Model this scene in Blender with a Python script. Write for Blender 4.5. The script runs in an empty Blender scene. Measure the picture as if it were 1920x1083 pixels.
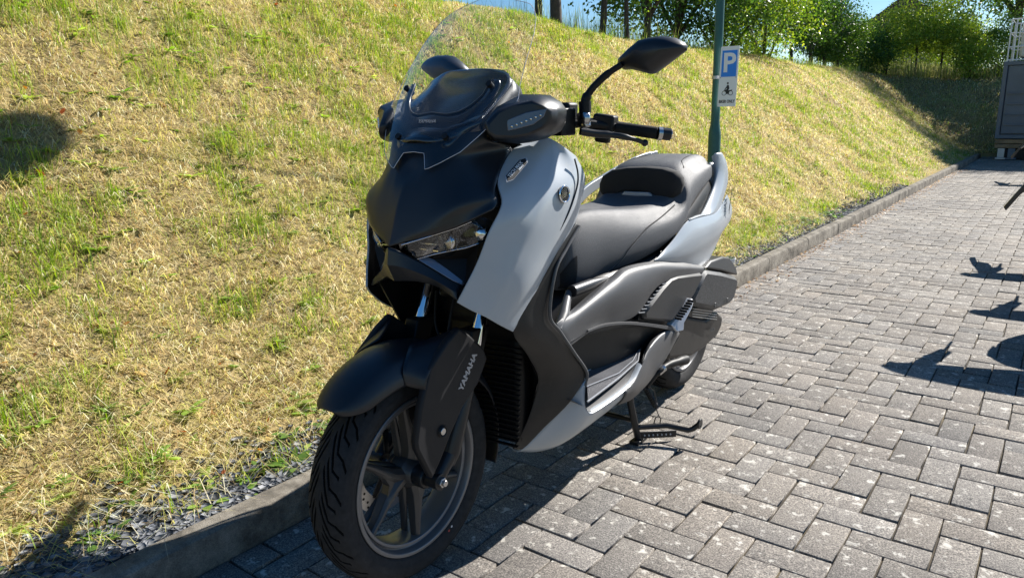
import bpy, bmesh, math, random
import numpy as np
from mathutils import Vector, Matrix
rnd = random.Random(7)
PI = math.pi
scene = bpy.context.scene
COL = scene.collection

# ------------------------------------------------------------------ camera
CF = 1374.64                                  # focal length in photo pixels (1920 wide)
CC = Vector((0.86141, -2.52255, 1.13002))
CR = Matrix(((0.80025249, 0.59934383, -0.01956843),
             (0.12143259, -0.19392216, -0.9734723),
             (-0.58723937, 0.77664739, -0.22796656)))   # rows: right, down, forward
cam_d = bpy.data.cameras.new('camera')
cam = bpy.data.objects.new('camera', cam_d)
COL.objects.link(cam)
cam_d.sensor_width = 36.0
cam_d.lens = CF / 1920 * 36.0
cam_d.clip_start = 0.05
cam_d.clip_end = 3000
r, d, f = CR[0], CR[1], CR[2]
cam.matrix_world = Matrix(((r[0], -d[0], -f[0], CC[0]),
                           (r[1], -d[1], -f[1], CC[1]),
                           (r[2], -d[2], -f[2], CC[2]),
                           (0, 0, 0, 1)))
scene.camera = cam

# ------------------------------------------------------------------ sky and sun
TO_SUN = Vector((0.42, 1.22, 1.0)).normalized()
EL = math.asin(TO_SUN.z)
AZ = math.atan2(TO_SUN.x, TO_SUN.y)
world = bpy.data.worlds.new('World')
scene.world = world
world.use_nodes = True
wn = world.node_tree
bg = wn.nodes['Background']
sky = wn.nodes.new('ShaderNodeTexSky')
sky.sky_type = 'NISHITA'
sky.sun_disc = False
sky.sun_elevation = EL
sky.sun_rotation = AZ
sky.altitude = 300
sky.air_density = 1.0
sky.dust_density = 0.2
sky.ozone_density = 2.5
hsv = wn.nodes.new('ShaderNodeHueSaturation')
hsv.inputs['Saturation'].default_value = 1.3
wn.links.new(sky.outputs[0], hsv.inputs['Color'])
wn.links.new(hsv.outputs[0], bg.inputs[0])
bg.inputs[1].default_value = 0.056
sun_d = bpy.data.lights.new('sun', 'SUN')
sun_d.energy = 5.0
sun_d.angle = math.radians(0.53)
sun_d.color = (1.0, 0.955, 0.89)
sun = bpy.data.objects.new('sun', sun_d)
COL.objects.link(sun)
sun.rotation_euler = TO_SUN.to_track_quat('Z', 'Y').to_euler()
scene.view_settings.view_transform = 'Standard'
scene.view_settings.look = 'None'
scene.view_settings.exposure = 1.2
scene.view_settings.gamma = 1.0
scene.render.engine = 'CYCLES'
scene.cycles.transparent_max_bounces = 24
scene.cycles.max_bounces = 8
scene.render.resolution_x = 1024
scene.render.resolution_y = 577

# ------------------------------------------------------------------ materials
def newmat(name):
    m = bpy.data.materials.new(name)
    m.use_nodes = True
    nt = m.node_tree
    return m, nt, nt.nodes['Principled BSDF']

def N(nt, t, **kw):
    n = nt.nodes.new(t)
    for k, v in kw.items():
        if k.startswith('i_'):
            key = k[2:]
            key = int(key) if key.isdigit() else key.replace('_', ' ')
            n.inputs[key].default_value = v
        else:
            setattr(n, k, v)
    return n

def ramp(nt, stops, fac=None, interp='LINEAR'):
    n = nt.nodes.new('ShaderNodeValToRGB')
    n.color_ramp.interpolation = interp
    e = n.color_ramp.elements
    while len(e) < len(stops):
        e.new(0.5)
    for el, (p, c) in zip(e, stops):
        el.position = p
        el.color = (*c, 1) if len(c) == 3 else c
    if fac is not None:
        nt.links.new(fac, n.inputs[0])
    return n

def noise(nt, scale, detail=4, rough=0.55, vec=None, dist=0.0):
    n = N(nt, 'ShaderNodeTexNoise', i_Scale=scale, i_Detail=detail, i_Roughness=rough, i_Distortion=dist)
    if vec is not None:
        nt.links.new(vec, n.inputs['Vector'])
    return n

def mixc(nt, a, b, fac, mode='MIX'):
    n = nt.nodes.new('ShaderNodeMix')
    n.data_type = 'RGBA'
    n.blend_type = mode
    for sock, v in ((6, a), (7, b), (0, fac)):
        if hasattr(v, 'links') or isinstance(v, bpy.types.NodeSocket):
            nt.links.new(v, n.inputs[sock])
        elif isinstance(v, (int, float)):
            n.inputs[sock].default_value = v
        else:
            n.inputs[sock].default_value = (*v, 1)
    return n.outputs[2]

def bump(nt, b, height, strength=0.3, dist=0.01):
    n = nt.nodes.new('ShaderNodeBump')
    n.inputs['Strength'].default_value = strength
    n.inputs['Distance'].default_value = dist
    nt.links.new(height, n.inputs['Height'])
    nt.links.new(n.outputs[0], b.inputs['Normal'])
    return n

def plain(name, col, rough=0.5, metal=0.0, coat=0.0, grain=0.0, gscale=400, var=0.12, spec=0.5, vscale=6, dust=0.0):
    """a painted / moulded surface: base colour with slight variation, fine grain, dusty patches"""
    m, nt, b = newmat(name)
    tc = N(nt, 'ShaderNodeTexCoord')
    n1 = noise(nt, vscale, 5, 0.6, tc.outputs['Object'])
    lo = tuple(c * (1 - var) for c in col)
    hi = tuple(min(1, c * (1 + var)) for c in col)
    cr = ramp(nt, [(0.3, lo), (0.7, hi)], n1.outputs[0])
    out = cr.outputs[0]
    if dust > 0:
        n3 = noise(nt, 38, 7, 0.75, tc.outputs['Object'])
        d = ramp(nt, [(0.55, (0, 0, 0)), (0.8, (dust, dust, dust))], n3.outputs[0])
        out = mixc(nt, out, (0.30, 0.27, 0.23), d.outputs[0])
    nt.links.new(out, b.inputs['Base Color'])
    n2 = noise(nt, 14, 6, 0.7, tc.outputs['Object'])
    rr = nt.nodes.new('ShaderNodeMapRange')
    rr.inputs[3].default_value = max(0.02, rough * 0.85)
    rr.inputs[4].default_value = min(1, rough * 1.2)
    nt.links.new(n2.outputs[0], rr.inputs[0])
    nt.links.new(rr.outputs[0], b.inputs['Roughness'])
    b.inputs['Metallic'].default_value = metal
    b.inputs['Specular IOR Level'].default_value = spec
    if coat:
        b.inputs['Coat Weight'].default_value = coat
        b.inputs['Coat Roughness'].default_value = 0.04
    if grain > 0:
        g = noise(nt, gscale, 2, 0.6, tc.outputs['Object'])
        bump(nt, b, g.outputs[0], grain, 0.002)
    return m

def clearmat(name, tint, rough=0.02, haze=0.0):
    """clear plastic sheet: tinted transparency with a fresnel reflection"""
    m = bpy.data.materials.new(name)
    m.use_nodes = True
    nt = m.node_tree
    nt.nodes.clear()
    o = N(nt, 'ShaderNodeOutputMaterial')
    t = N(nt, 'ShaderNodeBsdfTransparent')
    t.inputs[0].default_value = (*tint, 1)
    g = N(nt, 'ShaderNodeBsdfGlossy', i_Roughness=rough)
    g.inputs[0].default_value = (0.95, 0.97, 1, 1)
    fr = N(nt, 'ShaderNodeFresnel', i_IOR=1.49)
    mx = N(nt, 'ShaderNodeMixShader')
    nt.links.new(fr.outputs[0], mx.inputs[0])
    nt.links.new(t.outputs[0], mx.inputs[1])
    nt.links.new(g.outputs[0], mx.inputs[2])
    tc = N(nt, 'ShaderNodeTexCoord')
    n1 = noise(nt, 9, 6, .7, tc.outputs['Object'])      # thin film of dust
    df = N(nt, 'ShaderNodeBsdfDiffuse'); df.inputs[0].default_value = (.6, .6, .62, 1)
    dr = ramp(nt, [(.35, (haze * .5,) * 3), (.7, (haze * 1.6,) * 3)], n1.outputs[0])
    m2 = N(nt, 'ShaderNodeMixShader')
    nt.links.new(dr.outputs[0], m2.inputs[0]); nt.links.new(mx.outputs[0], m2.inputs[1]); nt.links.new(df.outputs[0], m2.inputs[2])
    nt.links.new(m2.outputs[0], o.inputs[0])
    return m

# ------------------------------------------------------------------ geometry helpers
def tag(o, label=None, cat=None, group=None, kind=None):
    for k, v in (('label', label), ('category', cat), ('group', group), ('kind', kind)):
        if v:
            o[k] = v
    return o

def empty(name, loc=(0, 0, 0), rz=0.0, label=None, cat=None, group=None):
    o = bpy.data.objects.new(name, None)
    o.empty_display_size = 0.1
    o.location = loc
    o.rotation_euler = (0, 0, rz)
    COL.objects.link(o)
    return tag(o, label, cat, group)

class MB:
    """collects boxes, tubes, patches, prisms ... into ONE mesh"""
    def __init__(s):
        s.v = []; s.f = []; s.fm = []; s.cur = 0
    def add(s, vs, fs):
        k = len(s.v)
        s.v += [tuple(p) for p in vs]
        s.f += [tuple(i + k for i in q) for q in fs]
        s.fm += [s.cur] * len(fs)
        return s
    def box(s, c, size, rot=None):
        hx, hy, hz = size[0] / 2, size[1] / 2, size[2] / 2
        vs = [Vector((x, y, z)) for x in (-hx, hx) for y in (-hy, hy) for z in (-hz, hz)]
        if rot is not None:
            vs = [rot @ p for p in vs]
        c = Vector(c)
        return s.add([p + c for p in vs], [(0, 1, 3, 2), (4, 6, 7, 5), (0, 4, 5, 1), (2, 3, 7, 6), (0, 2, 6, 4), (1, 5, 7, 3)])
    def bar(s, a, b, w, h, up=(0, 0, 1)):
        a = Vector(a); b = Vector(b); d = b - a
        L = d.length; d.normalize()
        side = d.cross(Vector(up))
        if side.length < 1e-4: side = d.cross(Vector((1, 0, 0)))
        side.normalize(); u = side.cross(d)
        R = Matrix((d, side, u)).transposed()
        return s.box((a + b) / 2, (L, w, h), R)
    def tube(s, pts, r, n=12, caps=True, closed=False):
        pts = [Vector(p) for p in pts]
        m = len(pts)
        rs = r if isinstance(r, (list, tuple)) else [r] * m
        vs = []; fs = []; prev = None
        for i, p in enumerate(pts):
            if closed: t = pts[(i + 1) % m] - pts[i - 1]
            else: t = pts[min(i + 1, m - 1)] - pts[max(i - 1, 0)]
            t.normalize()
            if prev is None:
                a = t.cross(Vector((0, 0, 1)))
                if a.length < 0.05: a = t.cross(Vector((1, 0, 0)))
            else:
                a = prev - t * prev.dot(t)
            a.normalize(); prev = a; b = t.cross(a)
            for k in range(n):
                q = 2 * PI * k / n
                vs.append(p + (a * math.cos(q) + b * math.sin(q)) * rs[i])
        for i in range(m if closed else m - 1):
            j = (i + 1) % m
            for k in range(n):
                l = (k + 1) % n
                fs.append((i * n + k, i * n + l, j * n + l, j * n + k))
        if caps and not closed:
            fs.append(tuple(range(n - 1, -1, -1)))
            fs.append(tuple((m - 1) * n + k for k in range(n)))
        return s.add(vs, fs)
    def lathe(s, prof, c=(0, 0, 0), axis='Y', n=64, a0=0.0, a1=2 * PI, closed_prof=False):
        """prof: (radius, offset along axis)"""
        full = abs(a1 - a0 - 2 * PI) < 1e-6
        m = n if full else n + 1
        vs = []
        c = Vector(c)
        for i in range(m):
            a = a0 + (a1 - a0) * i / n
            for (r_, h) in prof:
                if axis == 'Y': q = Vector((r_ * math.cos(a), h, r_ * math.sin(a)))
                elif axis == 'Z': q = Vector((r_ * math.cos(a), r_ * math.sin(a), h))
                else: q = Vector((h, r_ * math.cos(a), r_ * math.sin(a)))
                vs.append(c + q)
        k = len(prof); fs = []
        for i in range(n):
            j = (i + 1) % m
            for q in range(k if closed_prof else k - 1):
                w = (q + 1) % k
                fs.append((i * k + q, i * k + w, j * k + w, j * k + q))
        return s.add(vs, fs)
    def prism(s, pts, off):
        """closed polygon pts (3D) extruded by off"""
        n = len(pts); off = Vector(off)
        vs = [Vector(p) for p in pts] + [Vector(p) + off for p in pts]
        fs = [tuple(range(n - 1, -1, -1)), tuple(range(n, 2 * n))]
        fs += [(i, (i + 1) % n, n + (i + 1) % n, n + i) for i in range(n)]
        return s.add(vs, fs)
    def grid(s, G):
        nr = len(G); nc = len(G[0])
        vs = [p for row in G for p in row]
        return s.add(vs, [(i * nc + j, i * nc + j + 1, (i + 1) * nc + j + 1, (i + 1) * nc + j) for i in range(nr - 1) for j in range(nc - 1)])
    def ball(s, c, r, sc=(1, 1, 1), n=16):
        c = Vector(c); vs = []; fs = []
        h = n // 2
        for i in range(h + 1):
            a = PI * i / h
            for k in range(n):
                q = 2 * PI * k / n
                vs.append(c + Vector((r * sc[0] * math.sin(a) * math.cos(q), r * sc[1] * math.sin(a) * math.sin(q), r * sc[2] * math.cos(a))))
        for i in range(h):
            for k in range(n):
                l = (k + 1) % n
                fs.append((i * n + k, (i + 1) * n + k, (i + 1) * n + l, i * n + l))
        return s.add(vs, fs)
    def mirror(s, ax=1):
        o = MB()
        o.v = [tuple(-p[i] if i == ax else p[i] for i in range(3)) for p in s.v]
        o.f = [tuple(reversed(q)) for q in s.f]
        o.fm = list(s.fm)
        return o
    def build(s, name, mats, parent=None, smooth=40, bevel=0.0, solid=0.0, sub=0, segs=2, off=-1.0):
        me = bpy.data.meshes.new(name)
        me.from_pydata(s.v, [], s.f)
        if not isinstance(mats, (list, tuple)): mats = [mats]
        for m in mats: me.materials.append(m)
        if len(mats) > 1: me.polygons.foreach_set('material_index', s.fm)
        bm = bmesh.new(); bm.from_mesh(me)
        bmesh.ops.remove_doubles(bm, verts=bm.verts, dist=2e-5)
        if solid == 0: bmesh.ops.recalc_face_normals(bm, faces=bm.faces)
        else:                      # open shells: make the outside face away from the thing's middle
            my = sum(v.co.y for v in bm.verts) / len(bm.verts)
            d_ = Vector((0, 1 if my > 0 else -1, 0)) if abs(my) > .02 else Vector((1, 0, .6))
            bm.normal_update()
            if sum((q.normal.dot(d_) * q.calc_area() for q in bm.faces)) < 0:
                bmesh.ops.reverse_faces(bm, faces=bm.faces)
        bm.to_mesh(me); bm.free()
        o = bpy.data.objects.new(name, me)
        COL.objects.link(o)
        if parent is not None: o.parent = parent
        if smooth:
            me.polygons.foreach_set('use_smooth', [True] * len(me.polygons))
            me.set_sharp_from_angle(angle=math.radians(smooth))
        if sub:
            md = o.modifiers.new('sub', 'SUBSURF'); md.levels = sub; md.render_levels = sub
        if solid:
            md = o.modifiers.new('solid', 'SOLIDIFY'); md.thickness = solid; md.offset = off
        if bevel:
            md = o.modifiers.new('bevel', 'BEVEL'); md.width = bevel; md.segments = segs
            md.limit_method = 'ANGLE'; md.angle_limit = math.radians(42); md.harden_normals = False
        return o

def crom(p, n):
    """Catmull-Rom through p, n steps per span"""
    p = [Vector(q) for q in p]
    if n <= 1 or len(p) < 3:
        if n <= 1: return p
        return [p[0].lerp(p[1], i / n) for i in range(n + 1)]
    q = [p[0] * 2 - p[1]] + p + [p[-1] * 2 - p[-2]]
    out = []
    for i in range(1, len(q) - 2):
        a, b, c, d = q[i - 1:i + 3]
        for k in range(n):
            t = k / n
            out.append(0.5 * ((2 * b) + (c - a) * t + (2 * a - 5 * b + 4 * c - d) * t * t + (3 * b - a - 3 * c + d) * t ** 3))
    out.append(p[-1])
    return out

def lin(p, n):
    p = [Vector(q) for q in p]; out = []
    for a, b in zip(p, p[1:]):
        out += [a.lerp(b, k / n) for k in range(n)]
    return out + [p[-1]]

def patch(rows, nu=6, nv=6, ru=crom, rv=crom):
    """surface through a grid of control points"""
    R = [ru(r_, nu) for r_ in rows]
    cols = [rv([r_[j] for r_ in R], nv) for j in range(len(R[0]))]
    return [[cols[j][i] for j in range(len(cols))] for i in range(len(cols[0]))]

def text_mb(body, size, depth=0.001, bold=0.0):
    """lettering as a flat mesh in its own XY plane, returned as MB centred on its middle"""
    cu = bpy.data.curves.new('lettering', 'FONT')
    cu.body = body; cu.size = size; cu.extrude = depth; cu.offset = bold
    cu.align_x = 'CENTER'; cu.align_y = 'CENTER'; cu.resolution_u = 3
    o = bpy.data.objects.new('lettering', cu)
    COL.objects.link(o)
    dg = bpy.context.evaluated_depsgraph_get()
    me = bpy.data.meshes.new_from_object(o.evaluated_get(dg))
    mb = MB()
    mb.add([v.co.copy() for v in me.vertices], [tuple(p.vertices) for p in me.polygons])
    bpy.data.objects.remove(o); bpy.data.meshes.remove(me); bpy.data.curves.remove(cu)
    return mb

def place(mb, o, ex, ey, ez=None):
    """move a flat MB into the frame o, ex (text direction), ey (text up)"""
    o = Vector(o); ex = Vector(ex).normalized(); ey = Vector(ey)
    ez = ex.cross(ey).normalized(); ey = ez.cross(ex)
    mb.v = [tuple(o + ex * p[0] + ey * p[1] + ez * p[2]) for p in mb.v]
    return mb
# ================================================================== the setting
HB = 2.12; XT = -0.95; SLOPE = 0.72; XC = XT - HB / SLOPE
nrng = np.random.default_rng(11)
def vnoise(x, y, sc, seed=0):
    """smooth value noise, vectorised"""
    x = np.asarray(x) / sc; y = np.asarray(y) / sc
    xi = np.floor(x).astype(int); yi = np.floor(y).astype(int)
    fx = x - xi; fy = y - yi
    fx = fx * fx * (3 - 2 * fx); fy = fy * fy * (3 - 2 * fy)
    def h(a, b):
        n = (a * 374761393 + b * 668265263 + seed * 1442695041) & 0x7fffffff
        n = (n ^ (n >> 13)) * 1274126177 & 0x7fffffff
        return ((n ^ (n >> 16)) & 0xffff) / 65535.0
    return (h(xi, yi) * (1 - fx) + h(xi + 1, yi) * fx) * (1 - fy) + (h(xi, yi + 1) * (1 - fx) + h(xi + 1, yi + 1) * fx) * fy
def bank_z(x, y, rough=True):
    x = np.asarray(x, float); y = np.asarray(y, float)
    # bank along the lane
    d = XT - x
    a = np.where(d < -.0, 0, d) * SLOPE
    a = a * np.clip((d + .05) / .45, 0, 1) ** .5
    crest = HB + np.clip(d - HB / SLOPE, 0, 99) * .04
    a = -np.logaddexp(-a * 9, -crest * 9) / 9
    # bank closing the lane at its far end
    e = y - 18.6 - .12 * (x + 3)
    b = np.clip(e, 0, 99) * .55
    c2 = HB - .08 - np.clip(x + 3.6, 0, 1.5) * .10 + np.clip(e - 4, 0, 99) * .02
    b = -np.logaddexp(-b * 7, -c2 * 7) / 7
    z0_ = np.clip((5.5 - y) / 4, 0, 1) * .16 * np.clip((d - 1.6) / 1.3, 0, 1)
    z = z0_ + .085 + np.logaddexp(np.maximum(a, 0) * 8, np.maximum(b, 0) * 8) / 8 - np.log(2) / 8
    if rough:
        k = np.clip(z - .12, 0, .15) / .15
        z = z + (vnoise(x, y, .55, 1) - .5) * .07 * k + (vnoise(x, y, .16, 2) - .5) * .030 * (.35 + .65 * k) + (vnoise(x, y, 2.1, 3) - .5) * .10 * k
        z = z + (vnoise(x + y, y, .25, 5) - .5) * .06 * np.clip(e / 1.5, 0, 1)
    return z

def np_mesh(name, V, F, mats, colors=None, smooth=False, kind=None, label=None, cat=None, mat_idx=None):
    me = bpy.data.meshes.new(name)
    V = np.asarray(V, np.float32).reshape(-1, 3); F = np.asarray(F, np.int32)
    k = F.shape[1]
    me.vertices.add(len(V)); me.vertices.foreach_set('co', V.ravel())
    me.loops.add(F.size); me.loops.foreach_set('vertex_index', F.ravel())
    me.polygons.add(len(F)); me.polygons.foreach_set('loop_start', np.arange(0, F.size, k, dtype=np.int32))
    if smooth: me.polygons.foreach_set('use_smooth', np.ones(len(F), bool))
    if not isinstance(mats, (list, tuple)): mats = [mats]
    for m_ in mats: me.materials.append(m_)
    if mat_idx is not None: me.polygons.foreach_set('material_index', np.asarray(mat_idx, np.int32))
    me.update(calc_edges=True)
    if colors is not None:
        ca = me.color_attributes.new('tone', 'FLOAT_COLOR', 'POINT')
        C4 = np.ones((len(V), 4), np.float32); C4[:, :3] = colors
        ca.data.foreach_set('color', C4.ravel())
    o = bpy.data.objects.new(name, me); COL.objects.link(o)
    tag(o, label, cat, None, kind)
    return o

# ---------------------------------------------------------------- materials of the setting
def mat_attr(name, rough=.6, trans=0.0, spec=.3, hue=0.0):
    m, nt, b = newmat(name)
    at_ = N(nt, 'ShaderNodeAttribute', attribute_name='tone')
    tc = N(nt, 'ShaderNodeTexCoord')
    n = noise(nt, 30, 3, .6, tc.outputs['Object'])
    r_ = ramp(nt, [(.25, (.72, .72, .72)), (.75, (1.2, 1.2, 1.2))], n.outputs[0])
    c = mixc(nt, at_.outputs['Color'], r_.outputs[0], 1.0, 'MULTIPLY')
    nt.links.new(c, b.inputs['Base Color'])
    b.inputs['Roughness'].default_value = rough
    b.inputs['Specular IOR Level'].default_value = spec
    if trans > 0:
        out = nt.nodes['Material Output']
        t = N(nt, 'ShaderNodeBsdfTranslucent')
        hs = N(nt, 'ShaderNodeHueSaturation', i_Saturation=1.15, i_Value=1.25)
        hs.inputs['Hue'].default_value = .5 - hue
        nt.links.new(c, hs.inputs['Color']); nt.links.new(hs.outputs[0], t.inputs[0])
        mx = N(nt, 'ShaderNodeMixShader'); mx.inputs[0].default_value = trans
        nt.links.new(b.outputs[0], mx.inputs[1]); nt.links.new(t.outputs[0], mx.inputs[2])
        nt.links.new(mx.outputs[0], out.inputs[0])
    return m
M_blade = mat_attr('grass_blades', .55, .42, .3)
M_leaf = mat_attr('tree_leaves', .42, .42, .45, .012)
M_weed = mat_attr('weed_leaves', .45, .48, .4)

# soil under the grass
m, nt, b = newmat('bank_soil')
tc = N(nt, 'ShaderNodeTexCoord')
n1 = noise(nt, 1.3, 6, .65, tc.outputs['Object']); n2 = noise(nt, 26, 6, .75, tc.outputs['Object']); n3 = noise(nt, 120, 3, .7, tc.outputs['Object'])
c1 = ramp(nt, [(.30, (.26, .20, .10)), (.50, (.38, .30, .15)), (.68, (.28, .27, .09))], n1.outputs[0])
c2 = ramp(nt, [(.30, (.30, .27, .25)), (.50, (.95, .95, .9)), (.75, (1.35, 1.3, 1.15))], n2.outputs[0])
c3 = ramp(nt, [(.3, (.6, .6, .6)), (.7, (1.3, 1.3, 1.3))], n3.outputs[0])
q = mixc(nt, c1.outputs[0], c2.outputs[0], 1.0, 'MULTIPLY'); q = mixc(nt, q, c3.outputs[0], 1.0, 'MULTIPLY')
nt.links.new(q, b.inputs['Base Color']); b.inputs['Roughness'].default_value = .95; b.inputs['Specular IOR Level'].default_value = .1
bump(nt, b, n2.outputs[0], .9, .03)
M_soil = m

# ---------------------------------------------------------------- terrain
xs = np.concatenate([[-.882], np.arange(-.94, -5.4, -.06), np.arange(-5.6, -12, -.4), np.arange(-12, -42, -3.)])
ys = np.concatenate([np.arange(-9, -3, .4), np.arange(-3, 9, .07), np.arange(9, 26, .10), np.arange(26, 70, 2.)])
XX, YY = np.meshgrid(xs, ys, indexing='ij')
ZZ = bank_z(XX, YY)
def gridf(ni, nj):
    i = np.arange(ni - 1)[:, None]; j = np.arange(nj - 1)[None]
    return np.stack([i * nj + j, (i + 1) * nj + j, (i + 1) * nj + j + 1, i * nj + j + 1], -1).reshape(-1, 4)
np_mesh('bank', np.stack([XX, YY, ZZ], -1), gridf(*XX.shape), M_soil, smooth=True, kind='structure')
# the bank closing the lane, behind the container
xs2 = np.arange(-.882, 22, .15); ys2 = np.concatenate([np.arange(18.0, 26, .12), np.arange(26, 70, 2.)])
XX, YY = np.meshgrid(xs2, ys2, indexing='ij'); ZZ = bank_z(XX, YY) - np.clip(.6 - (YY - 18.0), 0, .6) * .3
np_mesh('far_bank', np.stack([XX, YY, ZZ], -1), gridf(*XX.shape), M_soil, smooth=True, kind='structure')
M_field = plain('field_ground', (.13, .13, .05), .95, var=.3)
gm = MB(); gm.add([(-600, -600, -.06), (600, -600, -.06), (600, 900, -.06), (-600, 900, -.06)], [(0, 1, 2, 3)])
tag(gm.build('ground', M_field), kind='structure')

# ---------------------------------------------------------------- block paving in a herringbone
m, nt, b = newmat('concrete_pavers')
at_ = N(nt, 'ShaderNodeAttribute', attribute_name='tone')
tc = N(nt, 'ShaderNodeTexCoord')
n1 = noise(nt, 210, 6, .85, tc.outputs['Object']); n2 = noise(nt, 24, 7, .66, tc.outputs['Object'], .2); n3 = noise(nt, 1.1, 4, .6, tc.outputs['Object']); n4 = noise(nt, 60, 5, .7, tc.outputs['Object'])
base = mixc(nt, at_.outputs['Color'], ramp(nt, [(.36, (.18, .18, .19)), (.5, (.92, .92, .92)), (.62, (2.2, 2.15, 2.05))], n1.outputs[0]).outputs[0], 1.0, 'MULTIPLY')
base = mixc(nt, base, ramp(nt, [(.3, (.78, .78, .8)), (.7, (1.15, 1.13, 1.1))], n3.outputs[0]).outputs[0], 1.0, 'MULTIPLY')
base = mixc(nt, base, ramp(nt, [(.3, (.75, .75, .76)), (.7, (1.2, 1.2, 1.18))], n4.outputs[0]).outputs[0], 1.0, 'MULTIPLY')
# pale lichen patches: fewer and weaker in some areas
n2b = noise(nt, 70, 4, .75, tc.outputs['Object'])
ad = N(nt, 'ShaderNodeMath', operation='MULTIPLY_ADD'); nt.links.new(n2b.outputs[0], ad.inputs[0]); ad.inputs[1].default_value = .30; nt.links.new(n2.outputs[0], ad.inputs[2])
ad2 = N(nt, 'ShaderNodeMath', operation='MULTIPLY_ADD'); nt.links.new(n3.outputs[0], ad2.inputs[0]); ad2.inputs[1].default_value = .10; nt.links.new(ad.outputs[0], ad2.inputs[2])
lich = ramp(nt, [(.785, (0, 0, 0)), (.81, (.45, .45, .45)), (.86, (.85, .85, .85))], ad2.outputs[0])
base = mixc(nt, base, (.52, .50, .45), lich.outputs[0])
n5 = noise(nt, 34, 6, .72, tc.outputs['Object'])      # small pale spots and dark grime
base = mixc(nt, base, (.46, .45, .41), ramp(nt, [(.68, (0, 0, 0)), (.73, (.5, .5, .5))], n5.outputs[0]).outputs[0])
n6 = noise(nt, 5.5, 7, .75, tc.outputs['Object'])
base = mixc(nt, base, (.07, .062, .05), ramp(nt, [(.60, (0, 0, 0)), (.74, (.45, .45, .45))], n6.outputs[0]).outputs[0])
nt.links.new(base, b.inputs['Base Color']); b.inputs['Roughness'].default_value = .88; b.inputs['Specular IOR Level'].default_value = .25
bump(nt, b, n1.outputs[0], .55, .004)
M_pav = m
m, nt, b = newmat('joint_sand')
tc = N(nt, 'ShaderNodeTexCoord'); n1 = noise(nt, 3.2, 5, .7, tc.outputs['Object']); n2 = noise(nt, 240, 3, .8, tc.outputs['Object'])
c1 = ramp(nt, [(.35, (.022, .019, .016)), (.55, (.055, .044, .030)), (.72, (.17, .135, .08))], n1.outputs[0])
q = mixc(nt, c1.outputs[0], ramp(nt, [(.3, (.4, .4, .4)), (.7, (1.6, 1.6, 1.5))], n2.outputs[0]).outputs[0], 1.0, 'MULTIPLY')
nt.links.new(q, b.inputs['Base Color']); b.inputs['Roughness'].default_value = 1.0
M_joint = m
gm = MB(); gm.add([(-.81, -5, -.0085), (9, -5, -.0085), (9, 21, -.0085), (-.81, 21, -.0085)], [(0, 1, 2, 3)])
tag(gm.build('paving_bed', M_joint), kind='structure')
br = []
for i in range(-9, 74):
    for j in range(-188, 36):
        k = (i - j) % 4
        x0, y0 = i * .1, -j * .1
        if k == 0: br.append((x0, x0 + .2, y0 - .1, y0))
        elif k == 2: br.append((x0, x0 + .1, y0 - .1, y0 + .1))
br = np.array(br)
br = br[(br[:, 1] > -.79) & (br[:, 0] < 7.2)]
br[:, 0] = np.maximum(br[:, 0], -.799)
br = br[(br[:, 1] - br[:, 0]) > .03]
n = len(br)
jit = nrng.normal(0, .0010, (n, 2)); ang = nrng.normal(0, .007, n)
cx_ = (br[:, 0] + br[:, 1]) / 2; cy_ = (br[:, 2] + br[:, 3]) / 2; hx = (br[:, 1] - br[:, 0]) / 2 - .0027; hy = (br[:, 3] - br[:, 2]) / 2 - .0027
zt = nrng.normal(0, .0012, n); tx = nrng.normal(0, .008, n); ty = nrng.normal(0, .008, n)
sx_ = np.array([-1, 1, 1, -1]); sy_ = np.array([-1, -1, 1, 1])
V = np.zeros((n, 16, 3))
for r_, (ins, dz) in enumerate(((.0026, 0), (.0010, -.0006), (.0003, -.0022), (0, -.02))):
    lx = sx_[None] * (hx[:, None] - ins); ly = sy_[None] * (hy[:, None] - ins)
    V[:, r_ * 4:r_ * 4 + 4, 0] = cx_[:, None] + jit[:, :1] + lx - ang[:, None] * ly
    V[:, r_ * 4:r_ * 4 + 4, 1] = cy_[:, None] + jit[:, 1:] + ly + ang[:, None] * lx
    V[:, r_ * 4:r_ * 4 + 4, 2] = zt[:, None] + dz + tx[:, None] * lx + ty[:, None] * ly
f0 = [(0, 1, 2, 3)] + [(r_ * 4 + a, (r_ + 1) * 4 + a, (r_ + 1) * 4 + (a + 1) % 4, r_ * 4 + (a + 1) % 4) for r_ in range(3) for a in range(4)]
F = (np.array(f0)[None] + (np.arange(n) * 16)[:, None, None]).reshape(-1, 4)
tone = .178 * (1 + nrng.normal(0, .075, n))
warm = nrng.normal(.055, .014, n)
colr = np.stack([tone * (1.02 + warm), tone, tone * (.97 - warm)], -1)
np_mesh('paving', V, F, M_pav, colors=np.repeat(colr, 16, 0), kind='structure')

# ---------------------------------------------------------------- kerb
m, nt, b = newmat('kerb_concrete')
tc = N(nt, 'ShaderNodeTexCoord')
n1 = noise(nt, 260, 4, .8, tc.outputs['Object']); n2 = noise(nt, 9, 6, .7, tc.outputs['Object']); n3 = noise(nt, 45, 5, .7, tc.outputs['Object'])
c = mixc(nt, ramp(nt, [(.32, (.055, .05, .042)), (.5, (.17, .152, .125)), (.72, (.31, .285, .24))], n2.outputs[0]).outputs[0], ramp(nt, [(.3, (.6, .6, .6)), (.7, (1.35, 1.35, 1.35))], n1.outputs[0]).outputs[0], 1.0, 'MULTIPLY')
c = mixc(nt, c, (.40, .40, .37), ramp(nt, [(.66, (0, 0, 0)), (.72, (.6, .6, .6))], n3.outputs[0]).outputs[0])
nt.links.new(c, b.inputs['Base Color']); b.inputs['Roughness'].default_value = .92; b.inputs['Specular IOR Level'].default_value = .2
bump(nt, b, n1.outputs[0], .6, .004)
M_kerb = m
kb = MB()
y = -7.203
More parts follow.
